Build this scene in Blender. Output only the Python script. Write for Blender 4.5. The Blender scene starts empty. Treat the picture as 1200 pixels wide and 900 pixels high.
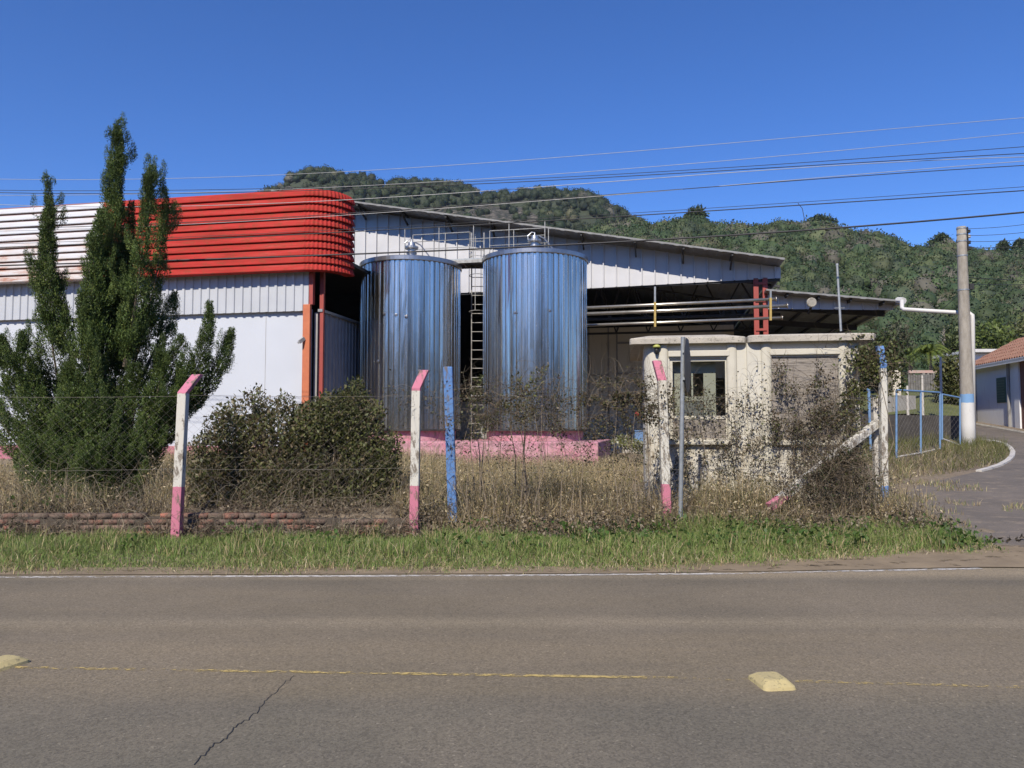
import bpy, bmesh, math, random
import numpy as np
from mathutils import Vector, noise as mnoise
R = math.radians
random.seed(7)
rng = np.random.default_rng(11)
S = bpy.context.scene
COL = S.collection

# ------------------------------------------------------------------ camera, sky, sun, exposure
PITCH = R(3.18); EYE = 1.6; F = 900.0
cam = bpy.data.objects.new('camera', bpy.data.cameras.new('camera'))
COL.objects.link(cam)
cam.location = (0, 0, EYE); cam.rotation_euler = (R(90) + PITCH, 0, 0)
cam.data.sensor_width = 36; cam.data.lens = 27
cam.data.clip_start = 0.05; cam.data.clip_end = 6000
S.camera = cam

SUN_EL, SUN_AZ = R(42), R(20)          # behind the camera, 20 degrees to its left
w = bpy.data.worlds.new('World'); S.world = w; w.use_nodes = True
wn = w.node_tree.nodes; wl = w.node_tree.links
sky = wn.new('ShaderNodeTexSky'); sky.sky_type = 'NISHITA'; sky.sun_disc = False
sky.sun_elevation = SUN_EL; sky.sun_rotation = R(180) + SUN_AZ
sky.air_density = 1.0; sky.dust_density = 0.0; sky.ozone_density = 6.0; sky.altitude = 2500
bg = wn['Background']; bg.inputs['Strength'].default_value = 0.129
hs_ = wn.new('ShaderNodeHueSaturation'); hs_.inputs['Hue'].default_value = .510; hs_.inputs['Saturation'].default_value = 1.17; hs_.inputs['Value'].default_value = 1.0
wl.new(sky.outputs[0], hs_.inputs['Color']); wl.new(hs_.outputs[0], bg.inputs['Color'])
sd = bpy.data.lights.new('sun', 'SUN'); sd.energy = 4.2; sd.angle = R(0.53); sd.color = (1, .915, .79)
sun = bpy.data.objects.new('sun', sd); COL.objects.link(sun)
tosun = Vector((-math.sin(SUN_AZ) * math.cos(SUN_EL), -math.cos(SUN_AZ) * math.cos(SUN_EL), math.sin(SUN_EL)))
sun.rotation_euler = tosun.to_track_quat('Z', 'Y').to_euler(); sun.location = (-10, -30, 40)
S.view_settings.view_transform = 'Standard'; S.view_settings.look = 'None'
S.view_settings.exposure = 0.48; S.view_settings.gamma = 1.0
S.render.engine = 'CYCLES'
S.cycles.use_denoising = True
S.cycles.max_bounces = 6; S.cycles.transparent_max_bounces = 12; S.cycles.diffuse_bounces = 3
S.cycles.caustics_reflective = False; S.cycles.caustics_refractive = False

# ------------------------------------------------------------------ measuring helpers
cP, sP = math.cos(PITCH), math.sin(PITCH)
def ray(px, py):
    x = (px - 600) / F; y = (450 - py) / F
    return (x, cP - y * sP, y * cP + sP)
def P(px, py, D):
    r = ray(px, py); t = D / r[1]
    return Vector((r[0] * t, D, EYE + r[2] * t))
def onplane(px, py, p0, d):
    """where the sight line meets the vertical plane through p0 along d -> (s, z)"""
    r = ray(px, py)
    det = r[0] * (-d[1]) + d[0] * r[1]
    t = (p0[0] * (-d[1]) + d[0] * p0[1]) / det
    X, Y = r[0] * t, r[1] * t
    return ((X - p0[0]) * d[0] + (Y - p0[1]) * d[1], EYE + r[2] * t)
def sst(a, b, x):
    t = np.clip((np.asarray(x, float) - a) / (b - a), 0, 1); return t * t * (3 - 2 * t)
def g(X, Y):
    X = np.asarray(X, float); Y = np.asarray(Y, float)
    base = .05 * sst(8.4, 10.6, Y)
    rise = .02 * np.clip(Y - 11, 0, 80)
    left = base + .3 * sst(10.92, 11.06, Y) + rise
    mid = base + .22 * sst(10.4, 12.6, Y) + rise
    right = .07 * np.clip(Y - 8.8, 0, 34) + .02 * np.clip(Y - 42.8, 0, 80)
    a = sst(-1.75, -1.2, X); b = sst(5.3, 7.6, X)
    return (left * (1 - a) + mid * a) * (1 - b) + right * b
def gz(x, y): return float(g(x, y))
def ground(px, py):
    r = ray(px, py); lo = 2.0
    D = 2.0
    while D < 300:
        t = D / r[1]
        if EYE + r[2] * t < gz(r[0] * t, D): break
        D += .05
    t = D / r[1]; return Vector((r[0] * t, D, gz(r[0] * t, D)))

# ------------------------------------------------------------------ materials
def L(r, g_, b):
    f = lambda c: (c / 255 / 12.92) if c / 255 <= .04045 else ((c / 255 + .055) / 1.055) ** 2.4
    return (f(r), f(g_), f(b))
def c4(c): return (c[0], c[1], c[2], 1)
class NT:
    def __init__(s, name):
        s.m = bpy.data.materials.new(name); s.m.use_nodes = True
        s.n = s.m.node_tree.nodes; s.l = s.m.node_tree.links
        s.b = s.n['Principled BSDF']; s.out = s.n['Material Output']
        s.tc = s.n.new('ShaderNodeTexCoord')
    def node(s, t, **k):
        n = s.n.new(t)
        for a, v in k.items(): setattr(n, a, v)
        return n
    def map(s, scale=(1, 1, 1), src='Object', loc=(0, 0, 0)):
        m = s.node('ShaderNodeMapping'); m.inputs['Scale'].default_value = scale; m.inputs['Location'].default_value = loc
        s.l.new(s.tc.outputs[src], m.inputs[0]); return m.outputs[0]
    def noise(s, vec, scale, detail=4, rough=.6, dist=0):
        n = s.node('ShaderNodeTexNoise'); n.inputs['Scale'].default_value = scale
        n.inputs['Detail'].default_value = detail; n.inputs['Roughness'].default_value = rough
        n.inputs['Distortion'].default_value = dist
        s.l.new(vec, n.inputs['Vector']); return n.outputs['Fac']
    def ramp(s, fac, stops, interp='LINEAR'):
        r = s.node('ShaderNodeValToRGB'); r.color_ramp.interpolation = interp
        e = r.color_ramp.elements
        while len(e) < len(stops): e.new(.5)
        for i, (p, c) in enumerate(stops):
            e[i].position = p; e[i].color = c4(c) if hasattr(c, '__len__') else (c, c, c, 1)
        s.l.new(fac, r.inputs[0]); return r.outputs['Color']
    def mix(s, fac, a, b, mode='MIX'):
        m = s.node('ShaderNodeMix', data_type='RGBA', blend_type=mode)
        for i, v in ((0, fac), (6, a), (7, b)):
            if isinstance(v, (int, float)): m.inputs[i].default_value = v
            elif isinstance(v, tuple): m.inputs[i].default_value = c4(v)
            else: s.l.new(v, m.inputs[i])
        return m.outputs[2]
    def math(s, op, a, b=0.0):
        m = s.node('ShaderNodeMath', operation=op)
        for i, v in enumerate((a, b)):
            if isinstance(v, (int, float)): m.inputs[i].default_value = v
            else: s.l.new(v, m.inputs[i])
        return m.outputs[0]
    def sep(s, vec):
        x = s.node('ShaderNodeSeparateXYZ'); s.l.new(vec, x.inputs[0]); return x.outputs
    def bump(s, h, strength=.3, dist=.02):
        b = s.node('ShaderNodeBump'); b.inputs['Strength'].default_value = strength; b.inputs['Distance'].default_value = dist
        s.l.new(h, b.inputs['Height']); s.l.new(b.outputs[0], s.b.inputs['Normal'])
    def set(s, **k):
        for a, v in k.items():
            a = {'color': 'Base Color', 'rough': 'Roughness', 'metal': 'Metallic', 'spec': 'Specular IOR Level', 'alpha': 'Alpha'}[a]
            if isinstance(v, (int, float)): s.b.inputs[a].default_value = v
            elif isinstance(v, tuple): s.b.inputs[a].default_value = c4(v)
            else: s.l.new(v, s.b.inputs[a])
        return s
def simple(name, c1, c2=None, rough=.6, metal=0, scale=3, stretch=(1, 1, 1), bump=.0, bscale=40, lo=.35, hi=.65, spec=.5):
    t = NT(name); v = t.map(stretch)
    if c2 is None: c2 = tuple(x * .72 for x in c1)
    f = t.noise(v, scale, 6, .65)
    t.set(color=t.ramp(f, [(lo, c2), (hi, c1)]), rough=rough, metal=metal, spec=spec)
    if bump: t.bump(t.noise(t.map(), bscale, 5), bump, .01)
    return t.m
def stained(name, c1, c2, c3, rough=.6, sc=1.2, amount=.5, metal=0, streak=(1, 1, .12), bump=.1, bscale=30):
    """paint c1 with soft variation c2 and running stains c3"""
    t = NT(name)
    a = t.ramp(t.noise(t.map(), sc, 5), [(.3, c2), (.7, c1)])
    st = t.ramp(t.noise(t.map(streak), sc * 4, 6, .7), [(amount, 0), (amount + .18, 1)])
    t.set(color=t.mix(st, a, c3), rough=rough, metal=metal)
    if bump: t.bump(t.noise(t.map(), bscale, 5), bump, .01)
    return t.m
def leafmat(name, rough=.5, trans=.25):
    t = NT(name); a = t.node('ShaderNodeAttribute', attribute_name='col')
    t.l.new(a.outputs['Color'], t.b.inputs['Base Color']); t.b.inputs['Roughness'].default_value = rough
    t.b.inputs['Specular IOR Level'].default_value = .3
    if trans:
        tr = t.node('ShaderNodeBsdfTranslucent'); t.l.new(a.outputs['Color'], tr.inputs['Color'])
        mx = t.node('ShaderNodeMixShader'); mx.inputs[0].default_value = trans
        t.l.new(t.b.outputs[0], mx.inputs[1]); t.l.new(tr.outputs[0], mx.inputs[2]); t.l.new(mx.outputs[0], t.out.inputs['Surface'])
    return t.m
MT = {}
MT['leaf'] = leafmat('leaf'); MT['needle'] = leafmat('needle', .6, .1); MT['grass'] = leafmat('grass_blade', .6, .3)
MT['crown'] = leafmat('far_crown', .7, .0)
MT['bark'] = simple('bark', (.16, .125, .09), (.07, .055, .04), .9, scale=8, stretch=(1, 1, .2), bump=.5)
MT['twig'] = simple('dry_twig', (.26, .21, .15), (.13, .10, .07), .9, scale=10)
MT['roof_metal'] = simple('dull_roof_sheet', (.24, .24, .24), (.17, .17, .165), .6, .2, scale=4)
MT['galv'] = simple('galvanised_steel', (.36, .38, .39), (.26, .28, .29), .5, .5, scale=12)
MT['stainless'] = simple('stainless_steel', (.52, .52, .52), (.4, .4, .4), .42, 1, scale=5)
MT['rail'] = simple('rail_paint', (.40, .40, .38), (.24, .23, .21), .5, .1, scale=9)
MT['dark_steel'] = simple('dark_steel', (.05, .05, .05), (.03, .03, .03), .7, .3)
MT['black'] = simple('black_rubber', (.015, .015, .015), (.01, .01, .01), .6)
MT['wire_pale'] = simple('bare_aluminium_wire', (.45, .45, .44), (.36, .36, .36), .45, .3)
MT['wire_dark'] = simple('insulated_cable', (.03, .03, .035), (.02, .02, .02), .6)
MT['fence_wire'] = simple('fence_wire', (.22, .20, .18), (.15, .13, .11), .7, .1)
MT['concrete'] = stained('weathered_concrete', (.40, .37, .31), (.26, .24, .20), (.10, .09, .075), .9, 4, .52, streak=(1, 1, 1), bump=.5)
MT['pole_concrete'] = stained('pole_concrete', (.33, .30, .25), (.24, .22, .18), (.14, .125, .10), .9, 2, .55, bump=.4)

# ------------------------------------------------------------------ object helpers
def link(name, me, parent=None, loc=None):
    o = bpy.data.objects.new(name, me); COL.objects.link(o)
    if parent is not None: o.parent = parent
    elif loc is not None: o.location = loc
    return o
def wloc(o):
    v = Vector((0, 0, 0))
    while o is not None: v = v + Vector(o.location); o = o.parent
    return v
def tag(o, label=None, cat=None, group=None, kind=None):
    if label: o['label'] = label
    if cat: o['category'] = cat
    if group: o['group'] = group
    if kind: o['kind'] = kind
    return o
def thing(name, label, cat, loc, group=None):
    o = link(name, None, None, loc); o.empty_display_size = .3
    return tag(o, label, cat, group)
class MB:
    def __init__(s): s.v = []; s.f = []
    def add(s, vs, fs):
        n = len(s.v); s.v += [tuple(v) for v in vs]; s.f += [tuple(i + n for i in f) for f in fs]; return s
    def quad(s, a, b, c, d): return s.add([a, b, c, d], [(0, 1, 2, 3)])
    def hexa(s, b, t):
        """4 bottom points, 4 top points"""
        return s.add(list(b) + list(t), [(3, 2, 1, 0), (4, 5, 6, 7)] + [(i, (i + 1) % 4, 4 + (i + 1) % 4, 4 + i) for i in range(4)])
    def box(s, x0, x1, y0, y1, z0, z1):
        b = [(x0, y0, z0), (x1, y0, z0), (x1, y1, z0), (x0, y1, z0)]
        return s.hexa(b, [(p[0], p[1], z1) for p in b])
    def slab(s, p, q, n, z0, z1, th):
        """vertical slab from plan point p to q, thickness th along plan direction n"""
        b = [(p[0], p[1]), (q[0], q[1]), (q[0] + n[0] * th, q[1] + n[1] * th), (p[0] + n[0] * th, p[1] + n[1] * th)]
        return s.hexa([(x, y, z0) for x, y in b], [(x, y, z1) for x, y in b])
    def beam(s, a, b, wx, wz, up=(0, 0, 1)):
        a = Vector(a); b = Vector(b); d = (b - a).normalized(); u = Vector(up)
        if abs(d.dot(u)) > .95: u = Vector((0, 1, 0))
        x = d.cross(u).normalized() * wx / 2; z = x.cross(d).normalized() * wz / 2
        q = [-x - z, x - z, x + z, -x + z]
        return s.hexa([a + k for k in q], [b + k for k in q])
    def tube(s, pts, r, n=6, cap=True):
        pts = [Vector(p) for p in pts]; rs = r if hasattr(r, '__len__') else [r] * len(pts)
        vs = []; fs = []
        prev = None
        for i, p in enumerate(pts):
            d = (pts[min(i + 1, len(pts) - 1)] - pts[max(i - 1, 0)])
            d = d.normalized() if d.length > 1e-9 else Vector((0, 0, 1))
            if prev is None:
                x = d.orthogonal().normalized()
            else:
                x = (prev - d * prev.dot(d))
                x = x.normalized() if x.length > 1e-6 else d.orthogonal().normalized()
            prev = x; y = d.cross(x)
            for k in range(n):
                a = 2 * math.pi * k / n
                vs.append(p + (x * math.cos(a) + y * math.sin(a)) * rs[i])
        for i in range(len(pts) - 1):
            for k in range(n):
                k2 = (k + 1) % n
                fs.append((i * n + k, i * n + k2, (i + 1) * n + k2, (i + 1) * n + k))
        if cap:
            fs.append(tuple(range(n))[::-1]); fs.append(tuple((len(pts) - 1) * n + k for k in range(n)))
        return s.add(vs, fs)
    def lathe(s, prof, c, n=24):
        vs = []; fs = []
        for r, z in prof:
            for k in range(n):
                a = 2 * math.pi * k / n; vs.append((c[0] + r * math.cos(a), c[1] + r * math.sin(a), c[2] + z))
        for i in range(len(prof) - 1):
            for k in range(n):
                k2 = (k + 1) % n
                fs.append((i * n + k, i * n + k2, (i + 1) * n + k2, (i + 1) * n + k))
        fs.append(tuple(range(n))[::-1]); fs.append(tuple((len(prof) - 1) * n + k for k in range(n)))
        return s.add(vs, fs)
    def prism(s, poly, z0, z1):
        n = len(poly); s.add([(p[0], p[1], z0) for p in poly] + [(p[0], p[1], z1) for p in poly],
            [tuple(range(n))[::-1], tuple(range(n, 2 * n))] + [(i, (i + 1) % n, n + (i + 1) % n, n + i) for i in range(n)]); return s
    def loft(s, A, B):
        n = len(A); return s.add(list(A) + list(B), [(i, i + 1, n + i + 1, n + i) for i in range(n - 1)])
    def build(s, name, m, parent=None, loc=None, smooth=False, bevel=0, label=None):
        o0 = wloc(parent) if parent is not None else (Vector(loc) if loc is not None else Vector((0, 0, 0)))
        me = bpy.data.meshes.new(name)
        me.from_pydata([(v[0] - o0[0], v[1] - o0[1], v[2] - o0[2]) for v in s.v], [], s.f)
        bm = bmesh.new(); bm.from_mesh(me); bmesh.ops.recalc_face_normals(bm, faces=bm.faces)
        bm.to_mesh(me); bm.free()
        me.materials.append(m)
        if smooth: me.polygons.foreach_set('use_smooth', [True] * len(me.polygons))
        o = link(name, me, parent, None if parent is not None else o0)
        if bevel:
            b = o.modifiers.new('bevel', 'BEVEL'); b.width = bevel; b.segments = 2; b.limit_method = 'ANGLE'
        if label: o['label'] = label
        return o
def arrmesh(name, V, cnt, col, m, parent=None, loc=None, smooth=False):
    """V: (n,k,3) points of n pieces with k verts; cnt: face patterns per piece (list of index tuples); col (n,3)"""
    n, k = V.shape[:2]
    o0 = np.array(wloc(parent) if parent is not None else (loc if loc is not None else (0, 0, 0)))
    me = bpy.data.meshes.new(name)
    me.vertices.add(n * k); me.vertices.foreach_set('co', (V.reshape(-1, 3) - o0).astype(np.float32).ravel())
    flat = np.concatenate([np.array(f) for f in cnt]); tot = np.array([len(f) for f in cnt])
    li = (np.arange(n)[:, None] * k + flat[None, :]).ravel()
    me.loops.add(len(li)); me.loops.foreach_set('vertex_index', li.astype(np.int32))
    tots = np.tile(tot, n); st = np.concatenate([[0], np.cumsum(tots)[:-1]])
    me.polygons.add(len(tots)); me.polygons.foreach_set('loop_start', st.astype(np.int32)); me.polygons.foreach_set('loop_total', tots.astype(np.int32))
    if smooth: me.polygons.foreach_set('use_smooth', np.ones(len(tots), bool))
    if col is not None:
        at = me.attributes.new('col', 'FLOAT_COLOR', 'POINT')
        c = np.concatenate([np.repeat(col, k, axis=0), np.ones((n * k, 1))], 1)
        at.data.foreach_set('color', c.astype(np.float32).ravel())
    me.update(calc_edges=True); me.validate()
    me.materials.append(m)
    return link(name, me, parent, None if parent is not None else (loc if loc is not None else (0, 0, 0)))
def unit(v): return v / np.maximum(np.linalg.norm(v, axis=-1, keepdims=True), 1e-9)
def leaves(pos, size, axis=None, asp=.55, spread=1.0):
    """rhombic leaves: positions (n,3), sizes (n,), growth axis (n,3)"""
    n = len(pos); d = rng.normal(size=(n, 3))
    a = unit(d if axis is None else axis + d * spread)
    b = unit(np.cross(a, rng.normal(size=(n, 3))))
    s = np.asarray(size).reshape(-1, 1) if np.ndim(size) else np.full((n, 1), size)
    bend = np.cross(a, b) * s * rng.uniform(-.2, .2, (n, 1))
    return np.stack([pos, pos + a * s * .5 + b * s * asp * .5 + bend, pos + a * s, pos + a * s * .5 - b * s * asp * .5 + bend], 1)
def tints(n, cols, jit=.25):
    cols = np.array(cols); c = cols[rng.integers(0, len(cols), n)]
    return np.clip(c * rng.uniform(1 - jit, 1 + jit, (n, 1)), 0, 1)
QUAD = [(0, 1, 2, 3)]
def blades(pos, h, wdt, lean=.35, direction=None):
    n = len(pos); a = rng.uniform(0, 2 * np.pi, n)
    side = np.stack([np.cos(a), np.sin(a), 0 * a], 1) * wdt.reshape(-1, 1) * .5
    la = rng.uniform(0, 2 * np.pi, n); ll = np.abs(rng.normal(0, lean, n)) * h
    off = np.stack([np.cos(la) * ll, np.sin(la) * ll, 0 * la], 1)
    up = np.zeros((n, 3)); up[:, 2] = h
    m = pos + up * .55 + off * .35
    t = pos + up * np.sqrt(np.clip(1 - (ll / np.maximum(h, 1e-6)) ** 2 * .5, .2, 1)).reshape(-1, 1) + off
    return np.stack([pos - side, pos + side, m + side * .75, m - side * .75, t], 1)
BLADE = [(0, 1, 2, 3), (3, 2, 4)]
def pinpoly(x, y, poly):
    ins = np.zeros(len(x), bool); n = len(poly)
    for i in range(n):
        x1, y1 = poly[i][0], poly[i][1]; x2, y2 = poly[(i + 1) % n][0], poly[(i + 1) % n][1]
        c = ((y1 > y) != (y2 > y)) & (x < (x2 - x1) * (y - y1) / (y2 - y1 + 1e-12) + x1)
        ins ^= c
    return ins
def drape(name, poly, h, m, cuts=5, **k):
    bm = bmesh.new(); f = bm.faces.new([bm.verts.new((p[0], p[1], 0)) for p in poly])
    bmesh.ops.triangulate(bm, faces=[f])
    for _ in range(cuts):
        e = [e for e in bm.edges if e.calc_length() > .3]
        if e: bmesh.ops.subdivide_edges(bm, edges=e, cuts=1)
    bmesh.ops.triangulate(bm, faces=bm.faces)
    for v in bm.verts: v.co.z = gz(v.co.x, v.co.y) + h
    bmesh.ops.recalc_face_normals(bm, faces=bm.faces)
    me = bpy.data.meshes.new(name); bm.to_mesh(me); bm.free(); me.materials.append(m)
    for p in me.polygons:
        if p.normal.z < 0: p.flip()
    return tag(link(name, me, None, (0, 0, 0)), kind='structure')

# ================================================================== SETTING
# ground sheet
xs = np.concatenate([[-950, -700, -400, -150, -60, -30, -20], np.arange(-14, 20, .3), np.arange(20, 40, 1.5), [42, 60, 150, 400, 700, 950]])
ys = np.concatenate([[-950, -600, -300, -80, -20, -6, 0], np.arange(4, 10.3, .4), np.arange(10.4, 12.8, .08), np.arange(12.9, 27, .35), np.arange(27, 60, 2), [64, 100, 200, 500, 800, 1000]])
XX, YY = np.meshgrid(xs, ys); ZZ = g(XX, YY)
mud = np.where((YY > 8.8) & (YY < 30), .02, 0)
ZZ = ZZ + mud * np.sin(XX * 3.1 + YY * 1.7) * np.sin(YY * 4.3 - XX * 1.1) * .6
nx, ny = len(xs), len(ys)
me = bpy.data.meshes.new('ground')
ii = (np.arange(ny - 1)[:, None] * nx + np.arange(nx - 1)[None]).ravel()
me.from_pydata(np.stack([XX, YY, ZZ], -1).reshape(-1, 3).tolist(), [], np.stack([ii, ii + 1, ii + nx + 1, ii + nx], 1).tolist())
t = NT('earth')
n1 = t.noise(t.map(), .8, 8, .7); n2 = t.noise(t.map(), 14, 6, .7)
base = t.ramp(n1, [(.35, (.10, .075, .05)), (.5, (.155, .118, .08)), (.68, (.12, .105, .05))])
t.set(color=t.mix(t.ramp(n2, [(.4, 0), (.62, 1)]), base, (.24, .19, .135)), rough=.95)
t.bump(n2, .6, .03)
me.materials.append(t.m)
tag(link('ground', me, None, (0, 0, 0)), kind='structure')

# main road
edge_px = [(-300, 680), (0, 678.5), (300, 678), (600, 676.5), (850, 674), (1000, 671.5), (1150, 668.5)]
edge = [ground(*p) for p in edge_px]
def edge_y(x):
    return float(np.interp(x, [e[0] for e in edge], [e[1] for e in edge]))
t = NT('asphalt')
v = t.map(); xyz = t.sep(v)
fine = t.noise(t.map(), 95, 3, .8); mid_ = t.noise(t.map((.25, 1.6, 1)), 1.3, 6, .65); blot = t.noise(t.map(), .45, 5, .6)
vor = t.node('ShaderNodeTexVoronoi'); vor.inputs['Scale'].default_value = 75; t.l.new(v, vor.inputs['Vector'])
yr = t.math('DIVIDE', xyz[1], 10.0)
tone = t.ramp(yr, [(.30, (0.150, 0.135, 0.101)), (.44, (0.152, 0.135, 0.098)), (.475, (0.206, 0.168, 0.108)), (.56, (0.227, 0.182, 0.116)), (.61, (0.201, 0.163, 0.106)), (.635, (0.283, 0.232, 0.152)), (.66, (0.185, 0.152, 0.101)), (.75, (0.206, 0.168, 0.111)), (.80, (0.154, 0.130, 0.090)), (.84, (0.330, 0.265, 0.170))])
c = t.mix(t.ramp(mid_, [(.3, .0), (.7, .45)]), tone, (.125, .111, .088))
c = t.mix(t.ramp(blot, [(.42, 0), (.7, .45)]), c, (.27, .222, .158))
agg = t.ramp(vor.outputs['Color'], [(.0, .62), (.5, .98), (.9, 1.15), (1.0, 1.75)])
c = t.mix(1.0, c, agg, 'MULTIPLY')
c = t.mix(t.ramp(fine, [(.36, .55), (.52, 0)]), c, (.09, .08, .07))
t.set(color=c, rough=.88, spec=.3); t.bump(fine, .5, .008)
MT['asphalt'] = t.m
road_far = [(e[0], e[1] + .28) for e in edge]
rv = MB()
rag = [(x_, float(np.interp(x_, [e[0] for e in road_far], [e[1] for e in road_far])) - .09 + .07 * mnoise.noise((x_ * 1.7, 0, 5.0)) + .04 * mnoise.noise((x_ * 6.0, 1.0, 5.0))) for x_ in np.arange(-10.5, 5.4, .09)]
pts_far = [(-300, 8.6), (-60, 8.55)] + rag + [(7.0, 9.0), (10.0, 9.25), (60, 11), (300, 12)]
for i in range(len(pts_far) - 1):
    a, b = pts_far[i], pts_far[i + 1]
    rv.quad((a[0], -1.5, .012), (b[0], -1.5, .012), (b[0], b[1], .012), (a[0], a[1], .012))
tag(rv.build('main_road', MT['asphalt']), kind='structure')
def worn_paint(name, col, lo, hi, sc, rough=.7):
    t = NT(name)
    f = t.noise(t.map((1, 2.5, 1)), sc, 8, .75); big = t.noise(t.map((1, .2, 1)), .55, 3, .5)
    k = t.math('ADD', t.math('MULTIPLY', f, .68), t.math('MULTIPLY', big, .32))
    if 'yellow' in name: k = t.math('ADD', k, t.ramp(t.math('ADD', t.math('MULTIPLY', t.sep(t.map())[0], .1), .5), [(.1, .0), (.2, .022), (.40, .02), (.44, .085), (.58, .085), (.61, .03), (.9, .035)]))
    t.set(color=t.ramp(t.noise(t.map(), 30, 4), [(.3, tuple(x * .75 for x in col)), (.7, col)]), rough=rough, alpha=t.ramp(k, [(lo, 0), (hi, 1)]))
    return t.m
def strip(name, pts, wd, z, m):
    b = MB()
    for i in range(len(pts) - 1):
        a, c = pts[i], pts[i + 1]
        b.quad((a[0], a[1] - wd / 2, z), (c[0], c[1] - wd / 2, z), (c[0], c[1] + wd / 2, z), (a[0], a[1] + wd / 2, z))
    return tag(b.build(name, m), kind='structure')
strip('road_edge_line', [(-60, 8.3)] + [(e[0], e[1]) for e in edge], .085, .016, worn_paint('white_road_paint', (.60, .57, .52), .46, .52, 12))
cl = [ground(p, q) for p, q in ((-200, 781), (60, 785.5), (600, 795), (800, 799), (1150, 808), (1400, 815))]
strip('centre_line', [(p[0], p[1]) for p in cl], .046, .016, worn_paint('yellow_road_paint', (.56, .42, .15), .548, .595, 18))
cr = MB(); pc = [(345, 795), (333, 806), (322, 818), (310, 826), (303, 838), (290, 848), (280, 853), (268, 866), (262, 874), (248, 880), (240, 890), (222, 905)]
pp = []
for i in range(len(pc) - 1):
    for k in range(4):
        f = k / 4; pp.append((pc[i][0] + (pc[i + 1][0] - pc[i][0]) * f + random.uniform(-1.5, 1.5), pc[i][1] + (pc[i + 1][1] - pc[i][1]) * f))
pp = [ground(*p) for p in pp]
for i in range(len(pp) - 1):
    wa, wb = (.0014 + .0016 * min(1, i / 30) * random.uniform(.5, 1.3) for _ in (0, 1))
    a, b = pp[i], pp[i + 1]
    pd = Vector((-(b[1] - a[1]), b[0] - a[0], 0)).normalized()
    cr.quad((a[0] - pd.x * wa, a[1] - pd.y * wa, .0155), (a[0] + pd.x * wa, a[1] + pd.y * wa, .0155), (b[0] + pd.x * wb, b[1] + pd.y * wb, .0155), (b[0] - pd.x * wb, b[1] - pd.y * wb, .0155))
tag(cr.build('road_crack', MT['dark_steel']), kind='structure')

# side road climbing on the right with its dusty apron
t = NT('old_asphalt')
f1 = t.noise(t.map(), .9, 7, .7); f2 = t.noise(t.map(), 60, 4, .8); f3 = t.noise(t.map((1, 2, 1)), 3, 7, .75)
c = t.ramp(f1, [(.35, (.115, .099, .083)), (.65, (.165, .139, .115))])
c = t.mix(t.ramp(f3, [(.52, 0), (.68, .8)]), c, (.29, .23, .165))
c = t.mix(t.ramp(f2, [(.35, .6), (.5, 0)]), c, (.04, .035, .03))
t.set(color=c, rough=.9); t.bump(f2, .4, .01)
side_px = [(1085, 646), (1046, 622), (1044, 590), (1075, 570), (1149, 552.5), (1172, 546), (1184, 540), (1187, 533), (1184, 527), (1177, 521), (1165, 518), (1146, 515.5), (1120, 513), (1128, 502), (1146, 498.5), (1200, 508.5), (1300, 528), (1420, 560), (1500, 600), (1420, 652), (1250, 655), (1150, 650)]
side = [ground(*p) for p in side_px]
drape('side_road', side, .012, t.m, 7)
kerb_pts = [ground(*p) for p in [(1147, 553.5), (1160, 550), (1172, 546), (1181, 541), (1186, 536), (1187, 531), (1184, 526), (1177, 521), (1166, 518), (1150, 516)]]
kb = MB()
for i in range(len(kerb_pts) - 1):
    a, b = kerb_pts[i], kerb_pts[i + 1]; d = (b - a).normalized(); nn = Vector((-d.y, d.x, 0)) * .06
    kb.hexa([a - nn, b - nn, b + nn, a + nn], [a - nn + Vector((0, 0, .05)), b - nn + Vector((0, 0, .05)), b + nn + Vector((0, 0, .05)), a + nn + Vector((0, 0, .05))])
MT['white_paint_old'] = stained('old_white_paint', (.55, .53, .49), (.45, .42, .38), (.25, .21, .17), .8, 3, .58, streak=(1, 1, 1))
tag(kb.build('kerb', MT['white_paint_old']), kind='structure')
k2 = [ground(*p) for p in [(1145, 498), (1165, 501.5), (1200, 508), (1260, 519)]]
kb = MB()
for i in range(len(k2) - 1):
    a, b = k2[i], k2[i + 1]; kb.tube([a, b], .09, 6)
tag(kb.build('kerb', MT['concrete']), kind='structure')
# sandy strip between verge and asphalt
t = NT('sand'); f1 = t.noise(t.map(), 2.2, 7, .7); f2 = t.noise(t.map(), 40, 4)
t.set(color=t.ramp(f1, [(.3, (.165, .125, .078)), (.7, (.26, .20, .125))]), rough=.95, alpha=t.ramp(t.noise(t.map((1, 1.5, 1)), 2.6, 7, .7), [(.34, 0), (.44, 1)])); t.bump(f2, .4, .01)
sp = [ground(*p) for p in [(-100, 676.5), (400, 675), (700, 674), (880, 672.5), (1000, 670), (1150, 667), (1300, 668), (1300, 645), (1160, 640), (1080, 645), (1060, 652), (900, 660), (700, 666), (300, 667), (-100, 668)]]
drape('sand_strip', sp, .02, t.m, 6)

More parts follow.
